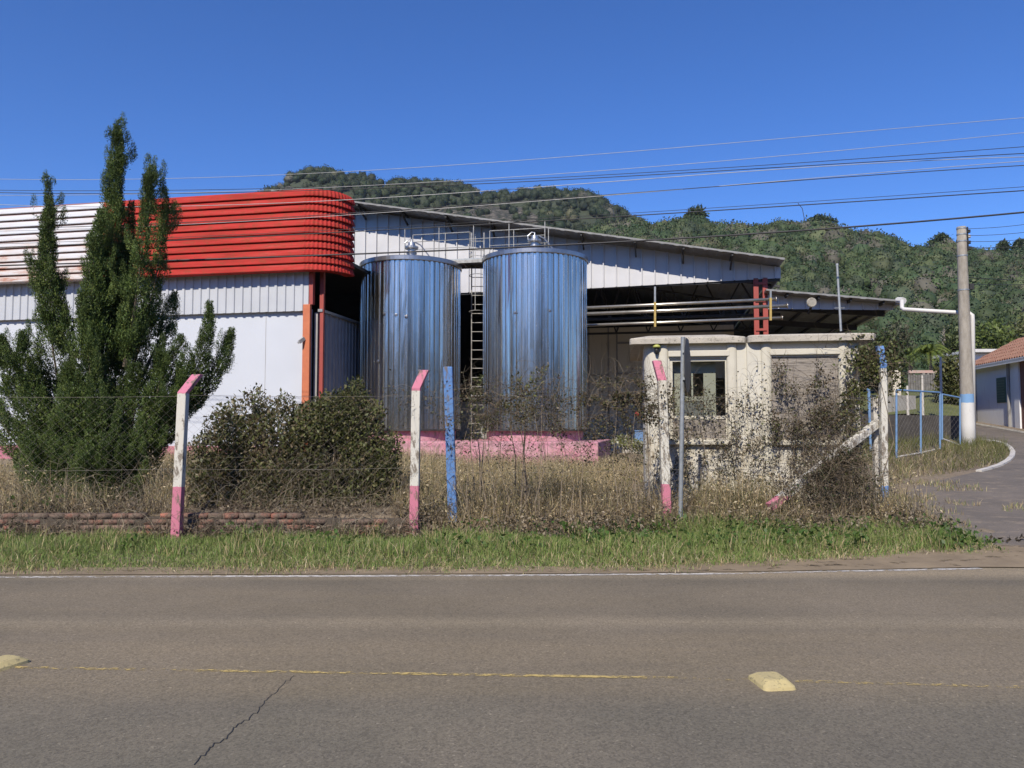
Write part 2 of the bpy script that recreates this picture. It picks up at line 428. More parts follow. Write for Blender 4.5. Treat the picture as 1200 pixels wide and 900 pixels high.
# hills
def interp_px(tab, px): return np.interp(px, [a for a, b in tab], [b for a, b in tab])
far_sky = [(-400, 300), (250, 240), (318, 224), (330, 210), (345, 203), (380, 201), (430, 211), (447, 217), (495, 213), (520, 214), (545, 217), (560, 225), (600, 227), (640, 222), (690, 227), (720, 245), (760, 268), (850, 300), (1000, 330), (1600, 380)]
near_sky = [(300, 420), (480, 330), (600, 300), (690, 276), (745, 266), (775, 272), (800, 268), (815, 267), (835, 274), (880, 277), (920, 272), (960, 273), (1000, 278), (1040, 278), (1072, 298), (1120, 297), (1150, 305), (1200, 304), (1300, 298), (1450, 285), (1700, 320)]
def hill_z(px, D, sky_tab, D0, D1, z0):
    top = EYE + np.tan(np.arctan2(450 - interp_px(sky_tab, px) - (13 if D1 < 300 else 8), F) + PITCH) * D1
    tt = np.clip((D - D0) / (D1 - D0), 0, 1.6)
    pr = np.where(tt < 1, 1 - (1 - tt) ** 1.25, 1 - (tt - 1) * .9)
    bumps = np.sin(px * .031 + D * .02) * np.sin(D * .035 + px * .013) * (D1 - D0) * .02 * np.clip(tt * (1.3 - tt), 0, 1)
    return z0 + (top - z0) * pr + bumps
t = NT('wooded_slope'); f = t.noise(t.map(), .05, 8, .7)
t.set(color=t.ramp(f, [(.35, (.03, .04, .018)), (.6, (.045, .055, .026)), (.75, (.06, .062, .034))]), rough=.95); t.bump(t.noise(t.map(), .3, 6), .8, 1.5)
MT['slope'] = t.m
def hill(name, tab, D0, D1, z0, p0, p1):
    pxs = np.arange(p0, p1, 10.0); Ds = D0 + (D1 - D0) * np.linspace(0, 1.5, 40)
    PX, DD = np.meshgrid(pxs, Ds); Z = hill_z(PX, DD, tab, D0, D1, z0)
    V = np.stack([(PX - 600) / F * DD, DD, Z], -1)
    n_, m_ = len(pxs), len(Ds); ii = (np.arange(m_ - 1)[:, None] * n_ + np.arange(n_ - 1)[None]).ravel()
    me = bpy.data.meshes.new(name); me.from_pydata(V.reshape(-1, 3).tolist(), [], np.stack([ii, ii + 1, ii + n_ + 1, ii + n_], 1).tolist())
    me.polygons.foreach_set('use_smooth', [True] * len(me.polygons)); me.materials.append(MT['slope'])
    return tag(link(name, me, None, (0, 0, 0)), kind='structure')
hill('hill', near_sky, 62, 250, 2.6, 200, 1750)
hill('mountain', far_sky, 210, 520, 10, -450, 1650)
def ico(sub):
    bm = bmesh.new(); bmesh.ops.create_icosphere(bm, subdivisions=sub, radius=1)
    v = np.array([x.co[:] for x in bm.verts]); f = [tuple(q.index for q in p.verts) for p in bm.faces]; bm.free(); return v, f
IV, IF = ico(2)
def crowns(name, px, D, z, rad, cols, nl=105, leafs=.17):
    """one woodland mass of rough crowns: a lumpy core and leafy clumps round it"""
    n = len(px); X = (px - 600) / F * D
    c = np.stack([X, D, z], 1)
    k = len(IV)
    jit = rng.uniform(.72, 1.0, (n, k, 1)); sq = np.stack([rad, rad, rad * rng.uniform(.75, 1.25, n)], 1)
    core = c[:, None] + IV[None] * jit * sq[:, None] * .86
    d = unit(rng.normal(size=(n, nl, 3)) + np.array([0, -.25, .35]))
    p = c[:, None] + d * sq[:, None] * rng.uniform(.72, 1.0, (n, nl, 1))
    pl = p.reshape(-1, 3); sz = np.repeat(rad * leafs, nl) * rng.uniform(.6, 1.3, n * nl)
    lv = leaves(pl, sz, axis=d.reshape(-1, 3) * .9 + np.array([0, 0, .3]), asp=.75, spread=.8).reshape(n, nl * 4, 3)
    V = np.concatenate([core, lv], 1)
    faces = list(IF) + [tuple(k + 4 * i + j for j in range(4)) for i in range(nl)]
    return tag(arrmesh(name, V, faces, cols, MT['crown']), kind='stuff')
WOOD = [(0.037, 0.061, 0.024), (0.045, 0.070, 0.027), (0.054, 0.078, 0.030), (0.031, 0.052, 0.022), (0.066, 0.085, 0.035), (0.049, 0.066, 0.035), (0.075, 0.089, 0.041), (0.039, 0.064, 0.027)]
def forest(name, tab, D0, D1, z0, p0, p1, N, rmin, rmax, grey, cols=WOOD, gap=None):
    px = rng.uniform(p0, p1, N); tt = rng.uniform(0.0, 1.06, N) ** .95
    D = D0 + (D1 - D0) * tt
    z = hill_z(px, D, tab, D0, D1, z0)
    rad = rng.uniform(rmin, rmax, N) * (.75 + .5 * tt)
    clump = np.array([mnoise.noise((a * .02, b * .03, 3.1)) for a, b in zip(px, D)])
    rad = rad * (1 + .35 * clump)
    c = tints(N, cols, .25) * (1 + .35 * clump[:, None])
    gy = rng.uniform(size=N) < grey * (1 + 2.2 * np.clip(clump + .1, -1, 1)); c[gy] = tints(gy.sum(), [(.098, .092, .07), (.088, .085, .06), (.09, .09, .048)], .2)
    keep = np.ones(N, bool)
    if gap is not None: keep = gap(px, D, z)
    return crowns(name, px[keep], D[keep], (z + rad * .75)[keep], rad[keep], c[keep])
forest('hillside_forest', near_sky, 62, 250, 2.6, 560, 1500, 7600, .8, 2.6, .12)
def cliff_gap(px, D, z):
    py = 500 - (z - EYE) / D * F
    w_ = np.clip(1 - np.abs(px - 566) / 88, 0, 1); w_ = np.where(w_ > .22, w_, 0)
    return ~((py > 243 - 4 * w_) & (py < 262) & (w_ > 0) & (rng.uniform(size=len(px)) < .62)) & ~((px < 352) & (px > 325) & (py > 203) & (py < 222) & (rng.uniform(size=len(px)) < .6))
forest('mountain_forest', far_sky, 210, 520, 10, 290, 1150, 2600, 1.9, 3.6, .05, [tuple(x * .5 for x in c) for c in WOOD[:6]], cliff_gap)
# pale rock faces breaking through the wood on the mountain
t = NT('cliff_rock'); f = t.noise(t.map((1, 1, .25)), .25, 8, .7)
t.set(color=t.ramp(f, [(.44, (.022, .028, .014)), (.53, (.09, .08, .06)), (.66, (.26, .225, .185))]), rough=.95); t.bump(f, 1, 3)
rk = MB()
def hill_at(px, py, tab, D0, D1, z0):
    Ds = np.linspace(D0, D1, 260); zz_ = hill_z(np.full(260, float(px)), Ds, tab, D0, D1, z0); lim_ = np.tan(np.arctan2(450 - py, F) + PITCH)
    k = np.argmax((zz_ - EYE) / Ds >= lim_); return Ds[k] if k else D1
for (p0, p1, ya, yb) in ((478, 655, 236, 264), (326, 354, 203, 224)):
    pxs = np.arange(p0, p1, 2.5); rows = []
    for j in range(9):
        row = []
        for px in pxs:
            e = max(.05, min(1, (px - p0) / 40, (p1 - px) / 40))
            y = yb + (ya - yb) * (j / 8) * e * (.8 + .5 * mnoise.noise((px * .045, 2.0, 0))) + mnoise.noise((px * .07, 0, 0)) * 4
            Dd = hill_at(px, y, far_sky, 210, 520, 10) - 5 + 5 * mnoise.noise((px * .16, j * .7, 1.0)) - (4 if 0 < j < 8 else -10)
            q = P(px, y, Dd); row.append(q[:])
        rows.append(row)
    for j in range(8): rk.loft(rows[j], rows[j + 1])
tag(rk.build('cliff', t.m), kind='structure')

# the wooded rise on the other side of the road, mirrored in the tank cladding
bz = MB()
bx = np.linspace(-700, 700, 90)
prof = []
for (yy, hh) in ((-12, 0), (-26, 2.0), (-50, 7.0), (-80, 13), (-130, 22), (-220, 18)):
    prof.append([(x, yy, hh * (1 + .25 * math.sin(x * .05) + .12 * math.sin(x * .17 + 1))) for x in bx])
for j in range(5): bz.loft(prof[j], prof[j + 1])
tag(bz.build('rise', MT['slope'], smooth=True), kind='structure')
N = 1500; X = rng.uniform(-330, 330, N); Y = -rng.uniform(28, 130, N)
hz = np.interp(-Y, [12, 26, 50, 80, 130], [0, 2, 7, 13, 22]) * (1 + .25 * np.sin(X * .05))
rad = rng.uniform(1.5, 3.6, N)
# crowns() takes picture columns; give it ones that land on X
crowns('roadside_wood', 600 + F * X / Y, Y, hz + rad * .9, rad, tints(N, WOOD), 30)

# ================================================================== FACTORY BUILDINGS
CA, SA = math.cos(R(11)), math.sin(R(11))
E = (CA, -SA); W_ = (-CA, SA); NF = (-SA, -CA)      # along the fronts to the right / to the left, and out towards the road
A = (-5.84, 22.0)
def at(p, *dv):
    x, y = p
    for d, s in zip(dv[::2], dv[1::2]): x += d[0] * s; y += d[1] * s
    return (x, y)
def ribbed(b, p0, d, n, s0, s1, zb, zt, pitch, prof):
    ss = []; s = s0
    while s < s1:
        for fr, off in prof:
            q = s + fr * pitch
            if q <= s1: ss.append((q, off))
        s += pitch
    ss.append((s1, prof[-1][1]))
    B = [];T = []
    for q, off in ss:
        x, y = at(p0, d, q, n, off); B.append((x, y, zb(q) if callable(zb) else zb)); T.append((x, y, zt(q) if callable(zt) else zt))
    b.loft(B, T)
TRAP = [(0, 0), (.55, 0), (.62, .035), (.88, .035), (.95, 0)]
SEAM = [(0, 0), (.80, 0), (.82, .075), (.90, .075), (.92, 0)]
MT['white_plaster'] = stained('white_plaster', (.53, .56, .61), (.49, .52, .57), (.5, .47, .42), .8, .5, .62, streak=(1, 1, .15), bump=.15, bscale=14)
MT['white_sheet'] = stained('white_metal_sheet', (.48, .50, .53), (.42, .44, .47), (.45, .42, .38), .5, 1.2, .66, metal=0, streak=(2, 2, .1), bump=0)
MT['pink'] = stained('pink_paint', (.52, .18, .25), (.46, .15, .22), (.52, .40, .36), .85, 2.2, .54, streak=(1, 1, .5), bump=.4)
t = NT('red_corrugated_paint'); v = t.map((.35, .35, 4)); f = t.noise(v, 1.6, 8, .75); f2 = t.noise(t.map((.6, .6, 2)), 7, 6, .7)
c = t.ramp(f, [(.36, (.27, .026, .018)), (.55, (.42, .034, .028)), (.72, (.40, .07, .055))])
c = t.mix(t.ramp(f2, [(.50, 0), (.64, .7)]), c, (.21, .055, .025))
t.set(color=c, rough=.75, spec=.15); MT['red_sheet'] = t.m
t = NT('rusty_white_paint'); f = t.noise(t.map((.5, .5, 3)), 1.5, 8, .75)
xyz = t.sep(t.map())
h = t.math('MULTIPLY', t.math('SUBTRACT', 8.1, xyz[2]), .10)
c = t.ramp(t.math('ADD', f, h), [(.55, (.54, .56, .60)), (.74, (.50, .45, .42)), (.84, (.36, .18, .12))])
gr_ = t.math('FRACT', t.math('DIVIDE', t.math('SUBTRACT', xyz[2], 5.52), .21273)); c = t.mix(t.ramp(t.math('ADD', gr_, t.math('MULTIPLY', f, .12)), [(.80, 0), (.88, .9)]), c, (.20, .055, .04)); t.set(color=c, rough=.6); MT['rusty_white'] = t.m
MT['orange_steel'] = stained('red_oxide_steel', (.55, .17, .07), (.46, .13, .055), (.25, .09, .05), .6, 3, .58, bump=.05)
MT['maroon_steel'] = stained('maroon_steel', (.34, .06, .045), (.28, .05, .04), (.16, .05, .04), .6, 3, .6, bump=.05)
MT['grey_sheet'] = stained('streaked_grey_sheet', (.33, .32, .31), (.25, .245, .24), (.45, .43, .40), .6, 2, .55, metal=0, streak=(3, 3, .08), bump=0)
fb = thing('factory_building', 'white factory building with a rounded red corrugated fascia along its top', 'building', (A[0], A[1], .5))
b = MB(); b.slab(A, at(A, W_, 17), (SA, CA), .3, 5.0, .2)
wall = b.build('front_wall', MT['white_plaster'], fb)
for s in (1.35, 4.6, 7.9, 11.2):
    b = MB(); p = at(A, W_, s, NF, .003); b.slab(p, at(p, W_, .012), NF, 1.1, 4.97, .002); b.build('panel_joint', MT['grey_sheet'], wall)
b = MB(); b.slab(at(A, NF, .05), at(A, W_, 17, NF, .05), (SA, CA), .25, 1.03, .05); b.build('base_band', MT['pink'], fb)
b = MB(); ribbed(b, at(A, NF, .12), W_, NF, -.02, 17, 4.92, 6.2, .27, TRAP)
b.slab(at(A, NF, .10), at(A, W_, 17, NF, .10), (SA, CA), 4.95, 6.2, .09)
b.build('upper_cladding', MT['white_sheet'], fb)
# fascia: stacked horizontal ridges swept round the corner
zt, zb_, RAD, OFF = 8.36, 6.02, 1.05, .5
prof = []; nr = 11; ph = (zt - zb_) / nr
for i in range(nr):
    z0 = zb_ + i * ph; prof += [(-.045, z0), (.03, z0 + ph * .03), (.034, z0 + ph * .10), (.016, z0 + ph * .45), (-.012, z0 + ph * .80), (-.045, z0 + ph * .97)]
prof.append((-.05, zt))
def fascia(b, path):
    prev = None
    for (x, y, n) in path:
        row = [(x + n[0] * o, y + n[1] * o, z) for o, z in prof]
        row.append((x - n[0] * .25, y - n[1] * .25, zt)); row.insert(0, (x - n[0] * .25, y - n[1] * .25, zb_))
        if prev: b.loft(prev, row)
        prev = row
f0 = at(A, NF, OFF)
white_p = [(*at(f0, W_, s), NF) for s in np.arange(17.5, 6.6, -.75)] + [(*at(f0, W_, 6.45), NF)]
red_p = [(*at(f0, W_, 6.45), NF)] + [(*at(f0, W_, s), NF) for s in np.arange(5.9, .2, -.7)] + [(*at(f0, W_, 0.05), NF)]
cc = at(f0, NF, -RAD)
a0 = math.atan2(NF[1], NF[0])
for k in range(0, 29):
    a = a0 + k / 28 * R(90); nn = (math.cos(a), math.sin(a)); rr = RAD + (.012 if k % 2 else -.012) * (k > 0)
    red_p.append((cc[0] + nn[0] * rr, cc[1] + nn[1] * rr, nn))
red_p.append((*at(cc, E, RAD, NF, -.12), E))
b = MB(); fascia(b, red_p); b.build('red_fascia', MT['red_sheet'], fb)
b = MB(); fascia(b, white_p); b.build('white_fascia', MT['rusty_white'], fb, label='rust-streaked white stretch of corrugated fascia')
# roof behind the fascia, its ceiling over the corner, and the side wall
b = MB(); q = [at(A, NF, .24, W_, 17.4), at(A, NF, .24, E, .55), at(A, NF, -.6, E, 1.0), at(A, NF, -9, E, 1.0), at(A, NF, -9, W_, 17.4)]
b.prism(q, 6.36, 6.46); b.build('roof', MT['dark_steel'], fb)
b = MB(); ribbed(b, at(A, E, .25, NF, -.12), (SA, CA), E, 0, 9, .3, 4.92, .25, TRAP)
b.slab(at(A, E, .1, NF, -.12), at(A, E, .1, NF, -9), E, .3, 4.9, .1)
sw = b.build('side_wall', MT['grey_sheet'], fb)
b = MB(); b.slab(at(A, E, .2, NF, -.12), at(A, E, .2, NF, -9), E, 4.92, 5.0, .14); b.build('wall_cap', MT['galv'], sw)
b = MB(); b.slab(at(A, W_, 9, NF, -5.2), at(A, E, .2, NF, -5.2), (SA, CA), 4.5, 6.35, .1); b.build('inner_wall', MT['dark_steel'], fb)  # near-black sheet stands in for the shade under the roof
b = MB(); b.slab(at(A, W_, .12, NF, .06), at(A, E, .1, NF, .06), NF, .3, 5.1, .12); b.build('column', MT['orange_steel'], fb, bevel=.01)
b = MB(); b.slab(at(A, E, .04, NF, -.0), at(A, E, .16, NF, -.0), NF, 5.1, 6.1, .14); b.slab(at(A, E, .24, NF, -.25), at(A, E, .36, NF, -.25), NF, .3, 6.1, .1)
b.build('column', MT['maroon_steel'], fb)
b = MB(); p = at(A, W_, .05, NF, .2); b.beam((p[0], p[1], 4.12), (p[0] - .1, p[1] - .12, 4.0), .05, .1); b.beam((p[0] - .1, p[1] - .08, 4.0), (p[0] - .16, p[1] - .1, 3.98), .12, .05); b.build('wall_bracket', MT['rail'], fb)

# metal-clad warehouse behind
G0 = (0.0, 29.0)
wh = thing('warehouse', 'large grey-white metal-clad warehouse with sloping roof and open dark bays', 'warehouse', (0, 29, .9))
def onG(px, py, out=0.0): return onplane(px, py, at(G0, NF, out), E)
MT['seam_sheet'] = stained('standing_seam_sheet', (.55, .55, .56), (.47, .47, .48), (.36, .35, .34), .5, .9, .6, metal=0, streak=(2, 2, .1), bump=0)
OUT = 1.0
e0 = onG(412, 236, OUT); e1 = onG(919, 303, OUT)
sl = (e1[1] - e0[1]) / (e1[0] - e0[0])
roof_z = lambda s: e0[1] + sl * (s - e0[0])
s_l = onG(395, 300)[0]; s_r = onG(914, 310)[0]
zb0 = onG(690, 338)[1]; bot = [(-12, zb0), (-9, zb0), (onG(478, 339)[0], zb0), onG(690, 338), onG(914, 326)]
zbot = lambda s: float(np.interp(s, [k[0] for k in bot], [k[1] for k in bot]))
b = MB(); ribbed(b, G0, E, NF, s_l - 2.5, s_r, zbot, lambda s: roof_z(s) - .1, .47, SEAM)
wp = b.build('gable_cladding', MT['seam_sheet'], wh)
b = MB(); b.slab(at(G0, E, s_r - .02), at(G0, E, s_r + .02), (SA, CA), zbot(s_r), roof_z(s_r) - .1, 20); b.build('side_cladding', MT['seam_sheet'], wh)
b = MB(); b.beam((*at(G0, E, s_r, NF, -.1), zbot(s_r) - .03), (*at(G0, E, bot[2][0], NF, -.1), zbot(bot[2][0]) - .03), .1, .12); b.build('edge_beam', MT['dark_steel'], wh)
# roof sheet with ribs on its underside, running back 24 m
def sloped_roof(b, s0, s1, zf, front, back, th, pitch=.5):
    n_ = int((s1 - s0) / pitch)
    L0 = []; L1 = []; U0 = []; U1 = []
    for i in range(n_ + 1):
        for fr, o in ((0, 0), (.6, 0), (.7, -.014), (.9, -.014)):
            s = s0 + (s1 - s0) * (i + fr) / n_
            if s > s1: break
            p = at(G0, E, s, NF, front); q = at(G0, E, s, NF, -back)
            L0.append((*p, zf(s) + o - th)); L1.append((*q, zf(s) + o - th)); U0.append((*p, zf(s) + .03)); U1.append((*q, zf(s) + .03))
    b.loft(L0, L1); b.loft(U0, U1); b.loft(L0, U0)
    b.quad(L0[-1], L1[-1], U1[-1], U0[-1]); b.quad(L1[0], L0[0], U0[0], U1[0])
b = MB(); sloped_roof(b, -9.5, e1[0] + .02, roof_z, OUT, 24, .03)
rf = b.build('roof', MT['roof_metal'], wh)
b = MB(); p = [at(G0, E, -9.5, NF, OUT), at(G0, E, -9.5, NF, -24), at(G0, E, -22, NF, -24), at(G0, E, -22, NF, OUT)]
zr = roof_z(-9.5); b.add([(*p[0], zr), (*p[1], zr), (*p[2], zr - 2.2), (*p[3], zr - 2.2)], [(0, 1, 2, 3)]); b.build('roof', MT['roof_metal'], wh)
for px in (429, 478, 530, 580, 684, 745, 800, 855):
    s = onG(px, 270)[0]; z = roof_z(s)
    b = MB(); b.beam((*at(G0, E, s, NF, .02), z - .42), (*at(G0, E, s, NF, OUT - .1), z - .1), .05, .08); b.beam((*at(G0, E, s, NF, .02), z - .09), (*at(G0, E, s, NF, OUT - .05), z - .09), .06, .08)
    b.build('eave_bracket', MT['dark_steel'], wh)
# lower canopy on the right
c0 = onG(905, 340, .6); c1 = onG(1056, 352.5, .6)
cs = (c1[1] - c0[1]) / (c1[0] - c0[0]); can_z = lambda s: c0[1] + cs * (s - c0[0])
b = MB(); sloped_roof(b, c0[0] - .2, c1[0], can_z, .6, 17, .03); b.build('canopy_roof', MT['roof_metal'], wh)
d0 = onG(905, 362); d1 = onG(1046, 363.5)
b = MB(); ribbed(b, G0, E, NF, d0[0] - .2, d1[0], lambda s: np.interp(s, [d0[0], d1[0]], [d0[1], d1[1]]), lambda s: can_z(s) - .06, .47, SEAM); b.build('canopy_cladding', MT['seam_sheet'], wh)
for k in (1, 5, 9, 13):
    b = MB(); b.beam((*at(G0, E, c0[0] - .1, NF, -k), can_z(c0[0]) - .35), (*at(G0, E, c1[0] - .1, NF, -k), can_z(c1[0]) - .2), .1, .22); b.build('rafter', MT['dark_steel'], wh)
for k in range(4):
    s = c0[0] + (c1[0] - c0[0]) * (k + .5) / 4
    b = MB(); b.beam((*at(G0, E, s, NF, .5), can_z(s) - .09), (*at(G0, E, s, NF, -16), can_z(s) - .09), .06, .1); b.build('purlin', MT['dark_steel'], wh)
b = MB(); b.beam((*at(G0, E, c1[0] - .06, NF, .55), can_z(c1[0]) - .06), (*at(G0, E, c1[0] - .06, NF, -16.5), can_z(c1[0]) - .06), .14, .14); b.build('gutter', MT['galv'], wh)
# enclosing walls and added floor of the dark bays
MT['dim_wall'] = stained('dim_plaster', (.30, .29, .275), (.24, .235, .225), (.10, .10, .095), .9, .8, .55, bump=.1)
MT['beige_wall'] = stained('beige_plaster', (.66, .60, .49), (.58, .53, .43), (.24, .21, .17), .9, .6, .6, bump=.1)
b = MB(); b.loft([(*at(G0, E, q_, NF, -18), .8) for q_ in (-9, s_r)], [(*at(G0, E, q_, NF, -18), roof_z(q_) - .06) for q_ in (-9, s_r)]); b.slab(at(G0, E, s_r, NF, -16.5), at(G0, E, c1[0] - 1, NF, -16.5), (SA, CA), .8, can_z(c1[0]) - .5, .2); b.build('back_wall', MT['dark_steel'], wh)  # back and end wall coloured near black to deepen the shade inside
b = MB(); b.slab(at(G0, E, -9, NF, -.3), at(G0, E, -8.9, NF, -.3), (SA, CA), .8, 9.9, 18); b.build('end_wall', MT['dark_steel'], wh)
INN = -8.6
def onI(px, py, off=INN): return onplane(px, py, at(G0, NF, off), E)
i0 = onI(672, 385); i1 = onI(727, 385); i2 = onI(860, 390); ib = onI(727, 390)
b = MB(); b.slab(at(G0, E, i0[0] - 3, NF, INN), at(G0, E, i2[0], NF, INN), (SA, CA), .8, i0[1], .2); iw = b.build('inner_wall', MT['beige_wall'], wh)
b = MB()
for px, yb, yt in ((689, 510, 385), (712, 510, 385), (722, 510, 385)):
    s = onI(px, 400, INN + .05)[0]; b.slab(at(G0, E, s, NF, INN + .004), at(G0, E, s + .07, NF, INN + .004), NF, .8, i0[1], .03)
for px0, px1, y in ((690, 712, 440), (722, 757, 438), (722, 757, 402)):
    s0, z = onI(px0, y, INN + .05); s1, _ = onI(px1, y, INN + .05); b.slab(at(G0, E, s0, NF, INN + .004), at(G0, E, s1, NF, INN + .004), NF, z - .04, z + .04, .028)
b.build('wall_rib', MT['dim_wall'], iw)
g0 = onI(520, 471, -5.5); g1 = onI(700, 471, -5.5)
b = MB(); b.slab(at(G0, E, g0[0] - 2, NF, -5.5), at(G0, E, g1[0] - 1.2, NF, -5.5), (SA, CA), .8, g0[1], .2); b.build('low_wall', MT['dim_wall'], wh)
b = MB(); b.prism([at(G0, E, -4.2, NF, -.6), at(G0, E, s_r + 3, NF, -.6), at(G0, E, s_r + 3, NF, -16), at(G0, E, -4.2, NF, -16)], .4, 1.03)
tag(b.build('bounce_floor', simple('pale_bounce_floor', (.50, .47, .42), (.40, .375, .33), .9, scale=2)), kind='structure')  # pale floor added to bounce sunlight onto the beige inner wall
# lattice trusses under the roof
for off in (-2.2, -7.0):
    s0 = onG(690, 345)[0] - 3; s1 = s_r + .3
    b = MB(); n_ = 14
    zt_ = lambda s: min(roof_z(s) - .35, 9); 
    for i in range(n_):
        sa = s0 + (s1 - s0) * i / n_; sb = s0 + (s1 - s0) * (i + 1) / n_; z0 = 5.9
        b.beam((*at(G0, E, sa, NF, off), z0 if i % 2 else zt_(sa)), (*at(G0, E, sb, NF, off), zt_(sb) if i % 2 else z0), .06, .06)
    b.beam((*at(G0, E, s0, NF, off), 5.9), (*at(G0, E, s1, NF, off), 5.9), .09, .09)
    b.beam((*at(G0, E, s0, NF, off), zt_(s0)), (*at(G0, E, s1, NF, off), zt_(s1)), .09, .09)
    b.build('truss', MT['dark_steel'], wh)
# laced red column at the corner
sc_a = onG(883.5, 360)[0]; sc_b = onG(900, 360)[0]
b = MB(); w1 = .17
b.slab(at(G0, E, sc_a), at(G0, E, sc_a + w1), (SA, CA), .9, zbot(sc_a) + .05, .12); b.slab(at(G0, E, sc_b - w1), at(G0, E, sc_b), (SA, CA), .9, zbot(sc_b) + .05, .12)
col = b.build('column', MT['maroon_steel'], wh)
z = 1.3
while z < zbot(sc_a):
    b = MB(); b.slab(at(G0, E, sc_a + .05, NF, .02), at(G0, E, sc_b - .05, NF, .02), NF, z, z + .08, .02); b.build('batten', MT['maroon_steel'], col); z += .42 if z > 4.4 and z < 5.3 else .62

# white rainwater pipe leading from the canopy to the utility pole
MT['pvc'] = stained('white_pvc', (.60, .59, .57), (.54, .53, .50), (.45, .42, .36), .5, 2, .66, bump=0)
a_ = P(1060, 351, 24.4); b_ = P(1055, 351, 24.6)
dp = thing('drain_pipe', 'white plastic rainwater pipe running from the canopy corner down beside the pole', 'pipe', (14.1, 24.1, 1.0))
b = MB(); p0 = P(1052, 354, 25.8); b.tube([P(1059, 352.5, 25.6), P(1052, 352, 25.9)], [.11, .11], 8); b.build('gutter_outlet', MT['pvc'], dp)
b = MB(); b.tube([P(1057, 352, 25.4), P(1057, 361, 25.3), P(1059, 362.5, 25.2), P(1100, 365, 24.7), P(1136, 367, 24.3), P(1139.2, 369.5, 24.25), P(1139.6, 376, 24.25), P(1141, 521, 24.2)], .068, 10)
b.build('pipe', MT['pvc'], dp, smooth=True)

# ------------------------------------------------------------------ plinth and tanks
MT['pink_rough'] = stained('flaking_pink_paint', (.52, .19, .26), (.55, .32, .36), (.26, .17, .155), .9, 2.6, .47, streak=(1, 1, .6), bump=.6, bscale=18)
b = MB()
pl0 = at((-3.72, 22.75), E, 0); 
q = [pl0, at(pl0, E, 6.25), at(pl0, E, 6.25, NF, -5.2), at(pl0, NF, -5.2)]
b.prism(q, .3, 1.17)
pl = b.build('concrete_plinth', MT['pink_rough'], None, (q[0][0], q[0][1], .4), bevel=.03)
tag(pl, 'long pink-painted concrete plinth carrying the two shiny silo tanks', 'plinth')
t = NT('mirror_cladding')
vv = t.map((11, 11, .06)); f = t.noise(vv, 1.0, 6, .65); d_ = t.noise(t.map((6, 6, .6)), 2.2, 6, .75); sp_ = t.noise(t.map(), 26, 4, .7)
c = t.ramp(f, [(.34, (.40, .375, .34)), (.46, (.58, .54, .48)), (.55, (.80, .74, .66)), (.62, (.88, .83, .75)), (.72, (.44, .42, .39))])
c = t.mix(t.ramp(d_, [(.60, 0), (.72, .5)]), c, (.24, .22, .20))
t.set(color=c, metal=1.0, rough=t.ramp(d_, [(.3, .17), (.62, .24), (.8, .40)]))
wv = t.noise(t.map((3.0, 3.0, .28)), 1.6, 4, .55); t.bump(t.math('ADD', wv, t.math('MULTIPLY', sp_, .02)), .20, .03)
MT['mirror'] = t.m
MT['rim'] = stained('dull_steel_rim', (.42, .42, .42), (.30, .30, .30), (.2, .19, .18), .32, 3, .6, metal=.9, bump=0)
def tank(cx, cy, r, z0, z1, label, ph, spots, vx):
    tk = thing('storage_tank', label, 'tank', (cx, cy, 1.17), 'mirror-clad silo tanks on the pink plinth')
    nrib = 58; vs = []; prof = []
    for k in range(nrib):
        a = 2 * math.pi * k / nrib + ph; da = 2 * math.pi / nrib
        tw = random.uniform(-.006, .006)
        for fr, o in ((0, 0), (.52, 0), (.60, -.04), (.92, -.04)):
            prof.append((a + fr * da, r + o + (tw if fr in (0, .60) else -tw)))
    prof.append((prof[0][0] + 2 * math.pi, prof[0][1]))
    b = MB(); prev = None; nz = 9
    jit = [[random.uniform(-.0035, .0035) for _ in prof] for _ in range(nz + 1)]
    for j in range(nz + 1):
        z = z0 + (z1 - z0) * j / nz
        row = [(cx + (rr + jit[j][i % (len(prof) - 1)]) * math.cos(a), cy + (rr + jit[j][i % (len(prof) - 1)]) * math.sin(a), z) for i, (a, rr) in enumerate(prof)]
        if prev: b.loft(prev, row)
        prev = row
    sh = b.build('cladding', MT['mirror'], tk)
    for ang, z in spots:
        b = MB(); a = ang; d = Vector((math.cos(a), math.sin(a), 0)); p = Vector((cx, cy, z)) + d * (r - .01)
        b.tube([p, p + d * .035], [.055, .03], 8); b.build('rivet_patch', MT['rim'], sh)
    b = MB(); b.lathe([(r - .25, -.13), (r + .035, -.13), (r + .04, -.115), (r + .04, .0), (r + .025, .015), (r - .08, .02), (.3, .16)], (cx, cy, z1), 72); b.build('rim', MT['rim'], tk, smooth=False)
    b = MB(); b.lathe([(r - .14, 1.17), (r - .14, z0 + .08)], (cx, cy, 0), 48); b.build('foot_ring', MT['pink_rough'], tk)
    b = MB(); b.lathe([(r - .02, 0), (r + .005, 0), (r + .005, .05), (r - .02, .05)], (cx, cy, z0 - .03), 48); b.build('bottom_edge', MT['dark_steel'], tk)
    b = MB(); b.lathe([(.13, 0), (.13, .22), (.17, .23), (.17, .27), (.13, .28), (.13, .38), (.21, .39), (.22, .43), (.22, .46), (.20, .48), (.12, .50), (.11, .60), (.03, .62), (.02, .7)], (vx[0], vx[1], z1 + .12), 20)
    vt = b.build('vent', MT['stainless'], tk)
    b = MB(); c_ = Vector((vx[0], vx[1], z1 + .12)); b.tube([c_ + Vector((.1, 0, .62)), c_ + Vector((.3, -.1, .5)), c_ + Vector((.62, -.2, .08))], .022, 6); b.tube([c_ + Vector((-.2, 0, .45)), c_ + Vector((-.22, 0, .6)), c_ + Vector((-.1, 0, .72)), c_ + Vector((.02, 0, .7))], .02, 6)
    b.build('vent_pipe', MT['stainless'], vt)
    return tk
ca = lambda deg: R(-90 + deg)
